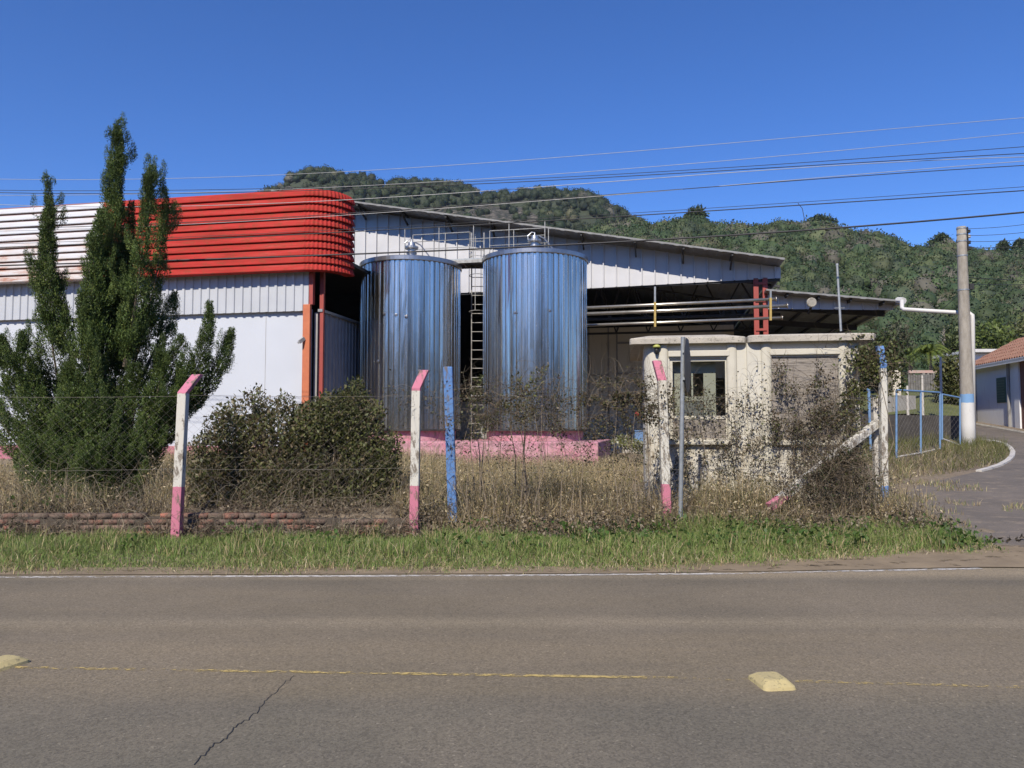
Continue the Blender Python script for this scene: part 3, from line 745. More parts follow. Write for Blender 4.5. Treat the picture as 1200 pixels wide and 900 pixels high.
tank(-3.3, 24.85, 1.62, 1.5, 6.83, 'left tank with mirror-bright ribbed cladding, nearer the red fascia', .02, [(ca(-22), 5.05), (ca(-8), 5.0), (ca(3), 4.95), (ca(-30), 3.6), (ca(18), 3.3)], (-3.25, 24.6))
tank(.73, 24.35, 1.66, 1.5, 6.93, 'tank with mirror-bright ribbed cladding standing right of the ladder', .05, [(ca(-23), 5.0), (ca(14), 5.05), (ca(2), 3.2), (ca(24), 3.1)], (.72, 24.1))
# catwalk with railings
def D_cat(px, off): return 25.1 - (px - 475) / 163 * 1.0 + off
def zc(py, px, off): return P(px, py, D_cat(px, off))
cw = thing('catwalk', 'steel catwalk with pale pipe railings joining the two tank tops', 'catwalk', (-1.3, 24.6, 7.05))
z_deck = 7.03
pL = P(474, 298, D_cat(474, 0)); pR = P(640, 292, D_cat(640, 0))
b = MB(); q = [(pL.x, pL.y), (pR.x, pR.y), (pR.x + .15, pR.y + .85), (pL.x + .15, pL.y + .85)]; b.prism(q, z_deck - .03, z_deck + .02); b.build('deck', MT['galv'], cw)
b = MB()
for k in range(6):
    f = (k + .5) / 6; x = pL.x + (pR.x - pL.x) * f; y = pL.y + (pR.y - pL.y) * f; b.beam((x, y, z_deck - .08), (x + .15, y + .85, z_deck - .08), .06, .09)
for f in (0, 1): b.beam((pL.x + .15 * f, pL.y + .85 * f, z_deck - .08), (pR.x + .15 * f, pR.y + .85 * f, z_deck - .08), .05, .1)
b.build('frame', MT['rail'], cw)
def railing(pxs, tops, off, lvls):
    b = MB(); top = []; mid = []
    for px, py in zip(pxs, tops):
        Dq = D_cat(px, off); tp = P(px, py, Dq); tp = Vector((tp.x, tp.y, z_deck + 1.1)); top.append(tp); mid.append(tp - Vector((0, 0, .5)))
        b.tube([(tp.x, tp.y, z_deck), tp], .015, 6)
    b.tube(top, .016, 6)
    for l in lvls: b.tube([q - Vector((0, 0, l)) for q in top], .012, 6)
    b.build('railing', MT['rail'], cw)
railing([474.6, 514.6, 555, 596.5, 638.5], [258.7, 256.7, 254, 251, 248], 0, (.45, .78))
railing([484, 522, 551], [266, 264, 262], .85, (.5,))
railing([574, 602, 642.7], [261, 259, 256], .85, (.5,))
# ladder between the tanks
ld = thing('access_ladder', 'vertical steel ladder with hoops rising between the two tanks', 'ladder', (-1.2, 25.4, 1.2))
la, lb = P(552.5, 400, 25.45), P(567, 400, 25.45)
for q in (la, lb):
    b = MB(); b.tube([(q.x, q.y, 1.17), (q.x, q.y, 8.1)], .022, 6); b.build('rail', MT['rail'], ld)
z = 1.4
while z < 7.9:
    b = MB(); b.tube([(la.x, la.y, z), (lb.x, lb.y, z)], .013, 5); b.build('rung', MT['rail'], ld); z += .305
for z in (5.4, 6.0, 6.6, 7.2):
    b = MB(); mx = (la.x + lb.x) / 2; hw = (lb.x - la.x) / 2
    b.tube([(la.x, la.y, z)] + [(mx - (hw + .08) * math.cos(a), la.y - .55 * math.sin(a) ** .8, z) for a in np.linspace(.2, math.pi - .2, 9)] + [(lb.x, lb.y, z)], .012, 4); b.build('hoop', MT['rail'], ld)
b = MB(); b.tube([((la.x + lb.x) / 2 - .06, la.y - .55, 5.4), ((la.x + lb.x) / 2 - .06, la.y - .55, 7.9)], .012, 4); b.build('hoop_strap', MT['rail'], ld)
# process pipes
MT['pipe_steel'] = stained('pipe_steel', (.55, .52, .45), (.42, .39, .33), (.24, .2, .14), .35, 4, .58, metal=.8, streak=(.3, 1, 1), bump=0)
for (px0, py0, px1, py1, r_, lab) in ((672, 361.5, 910, 350.5, .055, 'topmost of three steel process pipes crossing the dark bay'), (672, 368.5, 923, 358.3, .06, 'middle of three steel process pipes crossing the dark bay'), (672, 381.8, 917, 372.3, .048, 'lowest of three steel process pipes crossing the dark bay')):
    p, q = P(px0, py0, 26.9), P(px1, py1, 26.0)
    b = MB(); b.tube([p, q], r_, 10); b.tube([q - (q - p).normalized() * .03, q], r_ * 1.6, 10); o = b.build('process_pipe', MT['pipe_steel'], None, p, smooth=False); tag(o, lab, 'pipe', 'process pipes under the warehouse eave')
    o.data.polygons.foreach_set('use_smooth', [len(f.vertices) == 4 for f in o.data.polygons])
MT['yellow_paint'] = simple('yellow_steel_paint', (.50, .36, .10), (.36, .26, .09), .6, scale=8)
for px, y0, y1, D, lab in ((767.5, 354, 383, 26.45, 'yellow pipe hanger on a grey drop rod in mid span'), (903, 349, 375.5, 26.0, 'yellow pipe clamp beside the maroon column')):
    h_ = thing('pipe_hanger', lab, 'pipe hanger', P(px, y1, D))
    b = MB(); p, q = P(px, y0, D - .08), P(px, y1, D - .08); b.beam(p, q, .07, .05)
    b.build('clamp_bar', MT['yellow_paint'], h_)
    b = MB(); top = 336 if px < 800 else 341; b.beam(P(px, top, D - .02), P(px, y0 + 1, D - .02), .06, .04); b.build('drop_rod', MT['galv'], h_)

# ================================================================== GATEHOUSE
GY = 13.0
gx = lambda px: (px - 600) / F * GY
zz = lambda py, D=GY: P(600, py, D).z
t = NT('flaking_whitewash'); xyz = t.sep(t.map())
f = t.noise(t.map((1, 1, .5)), 5, 8, .75); f2 = t.noise(t.map(), 1.1, 5, .6); f3 = t.noise(t.map((2, 2, .5)), 9, 6, .8)
up = t.ramp(f2, [(.3, (.50, .475, .40)), (.7, (.57, .545, .47))])
low = t.ramp(f, [(.40, (.60, .58, .52)), (.52, (.52, .48, .39)), (.60, (.24, .20, .14))])
k = t.math('GREATER_THAN', 1.18, t.math('ADD', xyz[2], t.math('MULTIPLY', f2, .1)))
c = t.mix(k, up, low); c = t.mix(t.ramp(f3, [(.60, 0), (.75, .45)]), c, (.30, .25, .18))
t.set(color=c, rough=.9); t.bump(f, .35, .012); MT['cream'] = t.m
MT['cream_trim'] = stained('cream_trim', (.56, .53, .44), (.48, .45, .37), (.36, .30, .22), .8, 2.5, .6, streak=(1, 1, .3), bump=.1)
gh = thing('gatehouse', 'small cream gatehouse with thick concrete slab roof, half overgrown by creepers', 'gatehouse', (gx(880), GY, .3)); gh.rotation_euler.z = -R(9)
def wall_y(px):
    u = (px - 600) / F / cP; return (GY + gx(880) * math.tan(R(9))) / (1 + u * math.tan(R(9)))
x0, xs_, x1 = gx(757), gx(876), gx(1000); zt_ = zz(402); zsill = zz(516)
def rounded(xa, xb, ya, yb, r, n=5, corners=(1, 1, 1, 1)):
    P_ = []
    for i, (cx, cy, a0) in enumerate(((xa + r, ya + r, 180), (xb - r, ya + r, 270), (xb - r, yb - r, 0), (xa + r, yb - r, 90))):
        if corners[i]:
            for k in range(n + 1): a = R(a0 + 90 * k / n); P_.append((cx + r * math.cos(a), cy + r * math.sin(a)))
        else: P_.append(((xa, xb, xb, xa)[i], (ya, ya, yb, yb)[i]))
    return P_
wl_, wr_ = (gx(787), gx(855)), (gx(903), gx(978))
b = MB()
# front wall in pieces around the two openings, 0.16 thick
ztop_w, zbot_w = zz(419), zz(514)
def piece(xa, xb, za, zb, dy=0.0): b.box(xa, xb, GY + dy, GY + dy + .16, za, zb)
piece(x0 + .22, wl_[0], .1, zt_); piece(wl_[0], wl_[1], .1, zbot_w); piece(wl_[0], wl_[1], ztop_w, zt_)
piece(wl_[1], xs_, .1, zt_); piece(xs_, wr_[0], .1, zt_, -.05); piece(wr_[0], wr_[1], .1, zbot_w, -.05); piece(wr_[0], wr_[1], ztop_w, zt_, -.05); piece(wr_[1], x1 - .1, .1, zt_, -.05)
# rounded left corner, sides and back
cor = []
for k in range(7): a = R(270 - 90 * k / 6); cor.append((x0 + .22 + .22 * math.cos(a), GY + .22 + .22 * math.sin(a)))
b.loft([(x, y, .1) for x, y in cor] + [(x0, GY + 2.4, .1)], [(x, y, zt_) for x, y in cor] + [(x0, GY + 2.4, zt_)])
b.box(x1 - .1, x1, GY - .05, GY + 3.1, .1, zt_)
b.box(x0 + .01, x1 - .1, GY + 3.0, GY + 3.12, .1, zz(430)); 
b.box(x0 + .01, gx(860), GY + 3.0, GY + 3.12, zz(430), zt_)
b.build('wall', MT['cream'], gh)
# half-round pilasters, lintel ledges and sills
for px, dy in ((779.5, 0), (859, 0), (897.5, -.05), (983, -.05)):
    b = MB(); r = .085; c_ = (gx(px), GY + dy)
    pr = [(c_[0] + r * math.cos(a), c_[1] - r * .6 * math.sin(a)) for a in np.linspace(0, math.pi, 9)] + [(c_[0] - r, c_[1] + .03), (c_[0] + r, c_[1] + .03)]
    b.prism(pr, .15, zt_ - .002); o = b.build('pilaster', MT['cream_trim'], gh)
for (xa, xb), dy in ((wl_, 0), (wr_, -.05)):
    b = MB(); b.box(xa - .02, xb + .02, GY + dy - .05, GY + dy, zz(417), zz(410)); b.build('lintel', MT['cream_trim'], gh, bevel=.01)
    b = MB(); b.box(xa - .03, xb + .03, GY + dy - .10, GY + dy + .02, zz(521.5), zz(515.5)); b.build('sill', MT['cream_trim'], gh, bevel=.02)
# slab roof with rounded corners, in two steps
MT['slab'] = stained('lichen_concrete', (.47, .43, .36), (.36, .33, .28), (.09, .085, .07), .95, 7, .53, streak=(1, 1, 1), bump=.6, bscale=40)
b = MB(); 
L1 = rounded(gx(740) , gx(875.5), GY - .13, GY + 3.4, .12, 5, (1, 1, 0, 0)); L2 = rounded(gx(876.5), gx(1018) , GY - .19, GY + 3.4, .12, 5, (1, 1, 1, 0))
def slabroof(poly, z0, z1):
    b = MB(); n = len(poly); cx = sum(p[0] for p in poly) / n; cy = sum(p[1] for p in poly) / n
    inn = [(cx + (p[0] - cx) * .985, cy + (p[1] - cy) * .985) for p in poly]
    mid_ = [(cx + (p[0] - cx) * .7, cy + (p[1] - cy) * .7) for p in poly]
    rows = [[(*p, z0) for p in poly], [(*p, z1 - .02) for p in poly], [(*p, z1) for p in inn], [(*p, z1 + .05) for p in mid_]]
    for i in range(3): b.loft(rows[i] + rows[i][:1], rows[i + 1] + rows[i + 1][:1])
    b.add(rows[3], [tuple(range(n))]); b.add(rows[0], [tuple(range(n))[::-1]])
    return b.build('roof_slab', MT['slab'], gh)
slabroof(L1, zt_ + .002, zz(392.5, 12.73)); slabroof(L2, zt_ + .002, zz(391, 12.64))
# left window with glass; boarded right window
t = NT('window_glass'); t.set(color=(.75, .8, .8), rough=.03, spec=.5)
tr = t.node('ShaderNodeBsdfTransparent'); mx = t.node('ShaderNodeMixShader'); gl = t.node('ShaderNodeBsdfGlossy'); gl.inputs['Roughness'].default_value = .04
mx.inputs[0].default_value = .07
tr.inputs[0].default_value = (.72, .76, .74, 1)
t.l.new(tr.outputs[0], mx.inputs[1]); t.l.new(gl.outputs[0], mx.inputs[2]); t.l.new(mx.outputs[0], t.out.inputs['Surface']); MT['glass'] = t.m
MT['board'] = None
t = NT('grey_plywood'); v = t.map((.7, 1, 8)); f = t.noise(v, 2.0, 6, .7, 1.2); f2 = t.noise(t.map((.6, 1, 14)), 3, 5, .7, .5)
c = t.mix(t.ramp(f2, [(.35, .0), (.7, .6)]), t.ramp(f, [(.36, (.10, .09, .08)), (.5, (.34, .305, .265)), (.62, (.20, .18, .155))]), (.13, .11, .09)); t.set(color=c, rough=.9); t.bump(f2, .3, .005); MT['board'] = t.m
wd = MB()
for xa, xb, za, zb in ((wl_[0], wl_[0] + .05, zbot_w, ztop_w), (wl_[1] - .05, wl_[1], zbot_w, ztop_w), (wl_[0] + .05, wl_[1] - .05, ztop_w - .05, ztop_w), (wl_[0] + .05, wl_[1] - .05, zz(491), zz(487))):
    wd.box(xa, xb, GY + .03, GY + .10, za, zb)
wf = wd.build('window', MT['cream_trim'], gh)
b = MB(); b.quad((wl_[0] + .04, GY + .06, zz(489)), (wl_[1] - .04, GY + .06, zz(489)), (wl_[1] - .04, GY + .06, ztop_w - .04), (wl_[0] + .04, GY + .06, ztop_w - .04)); b.build('pane', MT['glass'], wf)
b = MB(); b.box(wl_[0] + .005, wl_[1] - .005, GY + .04, GY + .09, zbot_w, zz(492)); b.build('lower_board', MT['board'], wf)
z_ = zbot_w
for i, hgt in enumerate((.42, .44, .7)):
    b = MB(); b.box(wr_[0], wr_[1], GY - .03 - .004 * (i % 2), GY + .0, z_ + .004, min(z_ + hgt, ztop_w)); b.build('window_board', MT['board'], gh); z_ += hgt
# room seen through the glass: door frame, set forward to catch sun, and daylight opening
b = MB(); ib = lambda px: (px - 600) / F * (GY + 2.95)
YI = GY + .27; ib = lambda px: (px - 600) / F * YI
for xa, xb, za, zb in ((ib(786), ib(797), .4, 2.75), (ib(823), ib(837), .4, 2.75), (ib(797), ib(823), zz(437, YI), 2.75), (ib(797), ib(823), zz(470, YI), zz(464, YI)), (ib(809), ib(811), zz(464, YI), zz(437, YI))):
    b.box(xa, xb, YI - .03, YI + .02, za, zb)
b.build('door_frame', MT['cream_trim'], gh)
b = MB(); b.box(ib(797.5), ib(822.5), YI - .01, YI + .01, .4, zz(470.5, YI)); b.build('door', MT['dim_wall'], gh)
b = MB(); b.box(x0 + .02, x1 - .12, GY + .2, GY + 2.98, .24, .28); b.build('floor', MT['concrete'], gh)
# small lamp under the slab corner
lp = thing('porch_lamp', 'little yellow-green domed lamp under the gatehouse roof corner', 'lamp', (P(769.5, 407, wall_y(769.5) - .07)[:]))
b = MB(); b.lathe([(.01, .06), (.045, .05), (.065, .02), (.07, 0), (.06, -.005)], (P(769.5, 407, wall_y(769.5) - .07)[:]), 16); b.build('lamp_shade', simple('lamp_green', (.40, .42, .10), (.3, .3, .09), .5), lp, smooth=True)
b = MB(); b.lathe([(.035, 0), (.04, -.04), (.03, -.09), (.01, -.11)], (P(769.5, 408, wall_y(769.5) - .07)[:]), 14); b.build('bulb_socket', MT['black'], lp, smooth=True)
# mast behind the gatehouse roof and round lamp on the canopy
b = MB(); b.tube([P(985.5, 388, 14.2), P(981, 311, 14.2)], .022, 8); b.tube([P(981, 311.5, 14.2), P(981, 309, 14.2)], .027, 8); b.tube([P(978, 361, 14.2), P(990, 361, 14.2)], .009, 6)
tag(b.build('mast', MT['galv'], None, P(985, 387, 14.2)), 'thin grey steel mast rising above the gatehouse roof', 'mast')
hl = thing('round_floodlight', 'round grey floodlight mounted on the canopy cladding above the gatehouse', 'floodlight', P(951, 362, 25.6))
c_ = P(951, 354.5, 25.6); b = MB()
pr = [(.05, .10), (.13, .08), (.165, .02), (.165, -.03), (.14, -.05), (.10, -.045)]
vs = []; n_ = 18
for r_, y_ in pr:
    for k in range(n_): a = 2 * math.pi * k / n_; vs.append((c_.x + r_ * math.cos(a), c_.y + y_, c_.z + r_ * math.sin(a)))
b.add(vs, [(i * n_ + k, i * n_ + (k + 1) % n_, (i + 1) * n_ + (k + 1) % n_, (i + 1) * n_ + k) for i in range(len(pr) - 1) for k in range(n_)] + [tuple(range(5 * n_, 6 * n_))])
b.build('housing', MT['concrete'], hl, smooth=False)
b = MB(); b.beam(c_ + Vector((0, .05, -.15)), c_ + Vector((0, .3, -.33)), .06, .06); b.build('bracket', MT['dark_steel'], hl)

# ================================================================== FENCE
def band_mat(name, bands, flake=(.15, .12, .09), am=.52):
    t = NT(name); xyz = t.sep(t.map()); nn = t.noise(t.map(), 9, 5, .7)
    z = t.math('ADD', xyz[2], t.math('MULTIPLY', nn, .05)); c = bands[0][1]
    for zz0, colr in bands[1:]:
        c = t.mix(t.math('GREATER_THAN', z, zz0), c, colr)
    fl = t.ramp(t.noise(t.map((1, 1, .35)), 12, 8, .78), [(am, 0), (am + .05, .9)])
    t.set(color=t.mix(fl, c, flake), rough=.85); t.bump(nn, .4, .01); return t.m
PK, WH, BL = (.50, .17, .24), (.55, .53, .47), (.10, .22, .48)
def post(px_b, py_b, px_k, py_k, D, arm, wd, bands, label, lean=(0, 0), zb=None):
    base = P(px_b, py_b, D); kn = P(px_k, py_k, D + lean[1])
    z0 = gz(base.x, D) - .25 if zb is None else zb
    zl = z0
    b = MB(); w2 = wd / 2
    rows = [[(base.x + sx * w2, D + sy * w2, z0) for sx, sy in ((-1, -1), (1, -1), (1, 1), (-1, 1))], [(kn.x + sx * w2, D + lean[1] + sy * w2, kn.z) for sx, sy in ((-1, -1), (1, -1), (1, 1), (-1, 1))]]
    if arm: 
        a = Vector(arm); e_ = [Vector(q) + a + Vector((0, 0, -.05 * (1 if i < 2 else -1) * 0)) for i, q in enumerate(rows[1])]
        m = rows[1]; rows.append([tuple(q) for q in e_])
    vs = [q for r_ in rows for q in r_]; n = len(rows)
    fs = [(3, 2, 1, 0), tuple(4 * (n - 1) + k for k in range(4))] + [(4 * i + k, 4 * i + (k + 1) % 4, 4 * i + 4 + (k + 1) % 4, 4 * i + 4 + k) for i in range(n - 1) for k in range(4)]
    b.add(vs, fs)
    o = b.build('fence_post', band_mat('painted_concrete', [(bz - z0 if bz > -9 else -9, c) for bz, c in bands]), None, (base.x, D, z0), bevel=.012)
    return tag(o, label, 'fence post', 'concrete fence posts along the verge')
zb = lambda py, D: P(600, py, D).z
post(206, 640, 215, 460, 10.6, (.07, .30, .27), .125, [(-99, PK), (zb(568, 10.6), WH), (zb(459, 10.6), PK)], 'pink and white concrete post with bent pink head, beside the big conifer')
post(485, 612, 488, 455, 10.9, (.105, .10, .265), .125, [(-99, PK), (zb(567, 10.9), WH), (zb(456, 10.9), PK)], 'pink and white concrete post with bent pink head, standing before the left tank')
post(531.5, 578, 525, 430, 11.6, None, .135, [(-99, BL)], 'leaning straight post painted all blue, before the gap between the tanks', (0, -.1))
post(782, 606, 775.5, 446, 11.7, (-.055, .12, .315), .13, [(-99, PK), (zb(565, 11.7), WH), (zb(444, 11.7), PK)], 'vine-hung pink and white post with bent head, before the gatehouse corner')
post(1036, 599, 1034.5, 428, 12.5, (.02, .14, .33), .105, [(-99, BL), (zb(567, 12.5), WH), (zb(430, 12.5), BL)], 'white post with blue foot and blue head at the corner of the fence')
# brace of the corner post
b = MB(); q1, q2 = P(1029, 495, 12.62), P(902, 594, 11.6)
b.beam(q1, q2, .12, .12); 
br = b.build('fence_brace', band_mat('painted_brace', [(-9, PK), (zb(582, 11.75) - q2.z + .04, WH)]), None, q2, bevel=.01)
tag(br, 'white concrete strut with pink lower end slanting down from the corner post', 'fence brace')
b = MB(); q3 = P(1025.5, 466, 12.72); b.beam((q3.x, 12.72, gz(q3.x, 12.7) - .1), (q3.x, 12.72, q3.z), .11, .11); tag(b.build('stub_post', MT['white_paint_old'], None, (q3.x, 12.72, gz(q3.x, 12.7) - .1), bevel=.01), 'short plain white post stub just behind the corner post', 'post')
# chain link between the posts
cf = thing('chain_link_fence', 'rusty sagging chain-link fence strung between the concrete posts', 'fence', (-1.4, 10.9, .3))
fx = [(-8.4, 10.35), (-4.62, 10.62), (-1.38, 10.93), (2.33, 11.72), (6.05, 12.5)]
for i in range(4):
    (xa, ya), (xb, yb) = fx[i], fx[i + 1]
    ln = math.hypot(xb - xa, yb - ya); ux, uy = (xb - xa) / ln, (yb - ya) / ln
    zlo = .42 if i < 2 else .35; zhi = [2.0, 2.02, 2.0, 2.05][i]; stp = .07; n = int(ln / stp); m_ = int((zhi - zlo) / (stp * .9))
    segs = []
    for k in range(n):
        pts = []
        for j in range(m_ + 1):
            s = (k + ((j + k) % 2) * 1.0) * stp; z = zlo + j * stp * .9
            sag = .03 * math.sin(s * 2.1 + z * 1.3)
            pts.append((xa + ux * s - uy * sag, ya + uy * s + ux * sag, z + .03 * math.sin(s * 1.1)))
        segs.append(pts)
    seg = np.array(segs); p = seg[:, :-1].reshape(-1, 3); q = seg[:, 1:].reshape(-1, 3)
    d = unit(q - p); sx = unit(np.cross(d, np.array([0, 1.0, 0]))) * .0009; sy = unit(np.cross(d, sx)) * .0009
    V = np.stack([p + sx, p - sx * .5 + sy, p - sx * .5 - sy, q + sx, q - sx * .5 + sy, q - sx * .5 - sy], 1)
    arrmesh('mesh_panel', V, [(0, 1, 4, 3), (1, 2, 5, 4), (2, 0, 3, 5)], None, MT['fence_wire'], cf)
    for z in (zhi + .02, zlo + .6):
        b = MB(); b.tube([(xa + (xb - xa) * f, ya + (yb - ya) * f, z - .02 * math.sin(f * math.pi)) for f in np.linspace(0, 1, 9)], .0022, 4); b.build('strand', MT['fence_wire'], cf)
# low crumbling brick wall
t = NT('old_brick'); a_n = t.node('ShaderNodeAttribute', attribute_name='col'); f = t.noise(t.map(), 6, 7, .75)
t.set(color=t.mix(t.ramp(f, [(.38, 0), (.55, .9)]), a_n.outputs['Color'], (.13, .10, .078)), rough=.95); t.bump(t.noise(t.map(), 60, 4), .15, .006); MT['brick'] = t.m
V = []; 
yw = lambda x: 10.86 + .008 * (x + 6)
cs = .078
for c in range(6):
    x = -10.6 + (c % 2) * .11
    while x < -1.45:
        if not (c == 5 and (x > -3.0 and random.random() < .75 or random.random() < .25)):
            l_ = .205 * random.uniform(.93, 1); z0 = -.08 + c * cs; dy = random.uniform(-.012, .012); tz = random.uniform(-.006, .006)
            x1_ = x + l_; ya = yw(x) + dy; ybk = ya + .2
            V.append([(x, ya, z0 + tz), (x1_, ya + random.uniform(-.008, .008), z0 - tz), (x1_, ybk, z0), (x, ybk, z0), (x, ya, z0 + cs - .011 + tz), (x1_, ya, z0 + cs - .011 - tz), (x1_, ybk, z0 + cs - .011), (x, ybk, z0 + cs - .011)])
        x += .222
V = np.array(V); nb = len(V)
bw = thing('brick_wall', 'low crumbling brick wall half buried in dead stalks along the verge', 'wall', (-6, 10.9, 0))
arrmesh('bricks', V, [(3, 2, 1, 0), (4, 5, 6, 7), (0, 1, 5, 4), (1, 2, 6, 5), (2, 3, 7, 6), (3, 0, 4, 7)], tints(nb, [(.22, .11, .08), (.18, .10, .075), (.26, .12, .085), (.33, .12, .08), (.15, .10, .08), (.20, .13, .10)], .25), MT['brick'], bw)
b = MB(); b.hexa([(-10.6, yw(-10.6) + .006, -.1), (-1.45, yw(-1.45) + .006, -.1), (-1.45, 11.04, -.1), (-10.6, 11.0, -.1)], [(-10.6, yw(-10.6) + .006, .36), (-1.45, yw(-1.45) + .006, .30), (-1.45, 11.04, .30), (-10.6, 11.0, .36)]); b.build('mortar', simple('lime_mortar', (.10, .08, .06), (.06, .05, .04), .95, scale=8, bump=.5), bw)

# ------------------------------------------------------------------ road sign, seen on edge from behind
D = 11.25
sg = thing('road_sign', 'octagonal road sign on a grey steel pole, turned edge-on to the road', 'road sign', P(797, 628, D))
b = MB(); b.tube([P(797, 632, D), P(800.5, 395, D)], .032, 12); b.build('pole', MT['galv'], sg, smooth=False)
b = MB(); c_ = P(802.5, 428, D) ; ax = Vector((math.sin(R(19.5)), math.cos(R(19.5)), 0)).normalized(); nn = Vector((ax.y, -ax.x, 0))
c_ = c_ + nn * .03 + ax * .05
for sgn, off in ((1, .0),):
    oc = [c_ + (ax * math.cos(a) + Vector((0, 0, 1)) * math.sin(a)) * .43 for a in [R(22.5 + 45 * k) for k in range(8)]]
    oc2 = [q + nn * .006 for q in oc]
    b.add(oc + oc2, [tuple(range(8)), tuple(range(15, 7, -1))] + [(k, (k + 1) % 8, 8 + (k + 1) % 8, 8 + k) for k in range(8)])
b.build('sign_plate', simple('sign_back', (.12, .115, .11), (.08, .075, .07), .6, .3), sg)
for z in (-.2, .2):
    b = MB(); b.beam(c_ + Vector((0, 0, z)) - nn * .04 - ax * .12, c_ + Vector((0, 0, z)) - nn * .04 + ax * .12, .03, .04); b.build('clamp', MT['galv'], sg)

# ------------------------------------------------------------------ utility pole
D = 24.0; pb = P(1135, 524, D); ptop = P(1127.2, 266, D)
up_ = thing('utility_pole', 'weathered concrete utility pole with white foot and blue painted band', 'utility pole', (pb.x, D, pb.z))
b = MB(); n = 8; pts = [Vector((pb.x, D, gz(pb.x, D) - .3)).lerp(Vector((pb.x, D, ptop.z)), k / n) for k in range(n + 1)]
rs = [.212 - .078 * k / n for k in range(n + 1)]
b.tube(pts, rs, 18)
zl = lambda py: P(1131, py, D).z - pb.z
t = NT('painted_pole'); xyz = t.sep(t.map()); nz = t.noise(t.map((1, 1, .3)), 6, 7, .75)
z = t.math('ADD', xyz[2], t.math('MULTIPLY', t.noise(t.map(), 5, 4), .05))
cc_ = t.ramp(nz, [(.35, (.21, .185, .15)), (.65, (.36, .33, .28))])
c = t.mix(t.math('LESS_THAN', z, zl(461)), cc_, (.17, .31, .50)); c = t.mix(t.math('LESS_THAN', z, zl(471)), c, (.58, .57, .54))
c = t.mix(t.ramp(nz, [(.62, 0), (.7, .6)]), c, (.22, .19, .16)); t.set(color=c, rough=.9); t.bump(nz, .4, .015)
shf = b.build('shaft', t.m, up_, smooth=False); shf.data.polygons.foreach_set('use_smooth', [len(f.vertices) == 4 for f in shf.data.polygons])
MT['porcelain'] = simple('insulator_porcelain', (.55, .52, .46), (.3, .2, .15), .3)
b = MB()
for py in (270, 276, 283, 290):
    q = P(1131.6, py, D - .12); 
    bb = MB(); bb.lathe([(.03, -.05), (.05, -.03), (.03, 0), (.05, .03), (.03, .05)], (pb.x + .23, D - .02, q.z), 10); bb.build('insulator', MT['dark_steel'] if py != 276 else MT['porcelain'], up_)
b.beam((pb.x + .19, D, P(1130, 266, D).z), (pb.x + .19, D, P(1130, 294, D).z), .03, .05); b.build('insulator_rack', MT['dark_steel'], up_)
for py in (268, 275, 283, 300, 340):
    bb = MB(); z = P(1130, py, D).z; rr = .134 + .078 * (ptop.z - z) / (ptop.z - pb.z) + .004; bb.lathe([(rr, -.02), (rr + .006, -.02), (rr + .006, .02), (rr, .02)], (pb.x, D, z), 18); bb.build('strap', MT['galv'], up_)
q = P(1132, 336, D); bb = MB(); bb.box(pb.x + .16, pb.x + .3, D - .08, D + .04, q.z - .09, q.z + .09); bb.build('junction_box', MT['dark_steel'], up_)

# ================================================================== RIGHT SIDE: gate, walls, houses
MT['blue_metal'] = stained('flaking_blue_metal', (.15, .27, .45), (.12, .22, .38), (.40, .42, .44), .6, 6, .6, bump=0)
def gate(pts, bottoms, label, mesh=True, name='wire_gate'):
    """pts: (px, py_top, py_bottom, D) uprights"""
    gt = thing(name, label, 'gate', P(pts[0][0], pts[0][2], pts[0][3]))
    tops = []; bots = []
    for px, y0, y1, D in pts:
        a, b_ = P(px, y0, D), P(px, y1, D); tops.append(a); bots.append(b_)
        b = MB(); b.tube([b_, a], .026, 8); b.build('upright', MT['blue_metal'], gt)
    b = MB(); b.tube(tops, .025, 8); b.build('top_rail', MT['blue_metal'], gt)
    b = MB(); b.tube([q + Vector((0, 0, .03)) for q in bots], .022, 8); b.build('bottom_rail', MT['white_paint_old'], gt)
    V = []
    for i in range(len(pts) - 1):
        A0, A1, B0, B1 = bots[i], tops[i], bots[i + 1], tops[i + 1]; ln = (B0 - A0).length; n = max(3, int(ln / .09))
        for k in range(n):
            rows = int((A1 - A0).length / .09); pr = None
            for j in range(rows + 1):
                f = (k + ((j + k) % 2)) / n; v_ = j / rows; q = (A0.lerp(B0, f)).lerp(A1.lerp(B1, f), v_)
                if pr is not None: V.append((pr, q))
                pr = q
    p = np.array([v[0][:] for v in V]); q = np.array([v[1][:] for v in V]); d = unit(q - p); sx = unit(np.cross(d, np.array([0, 1.0, 0]))) * .0022; sy = unit(np.cross(d, sx)) * .0022
    arrmesh('wire_mesh', np.stack([p + sx, p - sx * .5 + sy, p - sx * .5 - sy, q + sx, q - sx * .5 + sy, q - sx * .5 - sy], 1), [(0, 1, 4, 3), (1, 2, 5, 4), (2, 0, 3, 5)], None, MT['fence_wire'], gt)
gate([(1050.5, 457, 537, 20.1), (1079, 458.5, 532, 20.9), (1101.5, 460, 527, 21.8)], None, 'blue tube-framed wire gate standing open behind the corner post')
gate([(1104, 462, 515, 23.0), (1125, 466, 523, 23.4)], None, 'narrow blue tube-framed wire panel against the utility pole')
b = MB(); b.tube([P(1021, 536, 21.5), P(1018, 456, 21.5)], .04, 8); b.tube([P(1018, 457.5, 21.5), P(1018, 455, 21.5)], .05, 8); tag(b.build('fence_upright', MT['blue_metal'], None, P(1020, 535, 21.5)), 'lone blue metal upright behind the white strut and stub', 'fence upright')
MT['dark_stone'] = simple('dark_stone_wall', (.085, .078, .07), (.05, .045, .04), .95, scale=5, bump=.7, bscale=12)
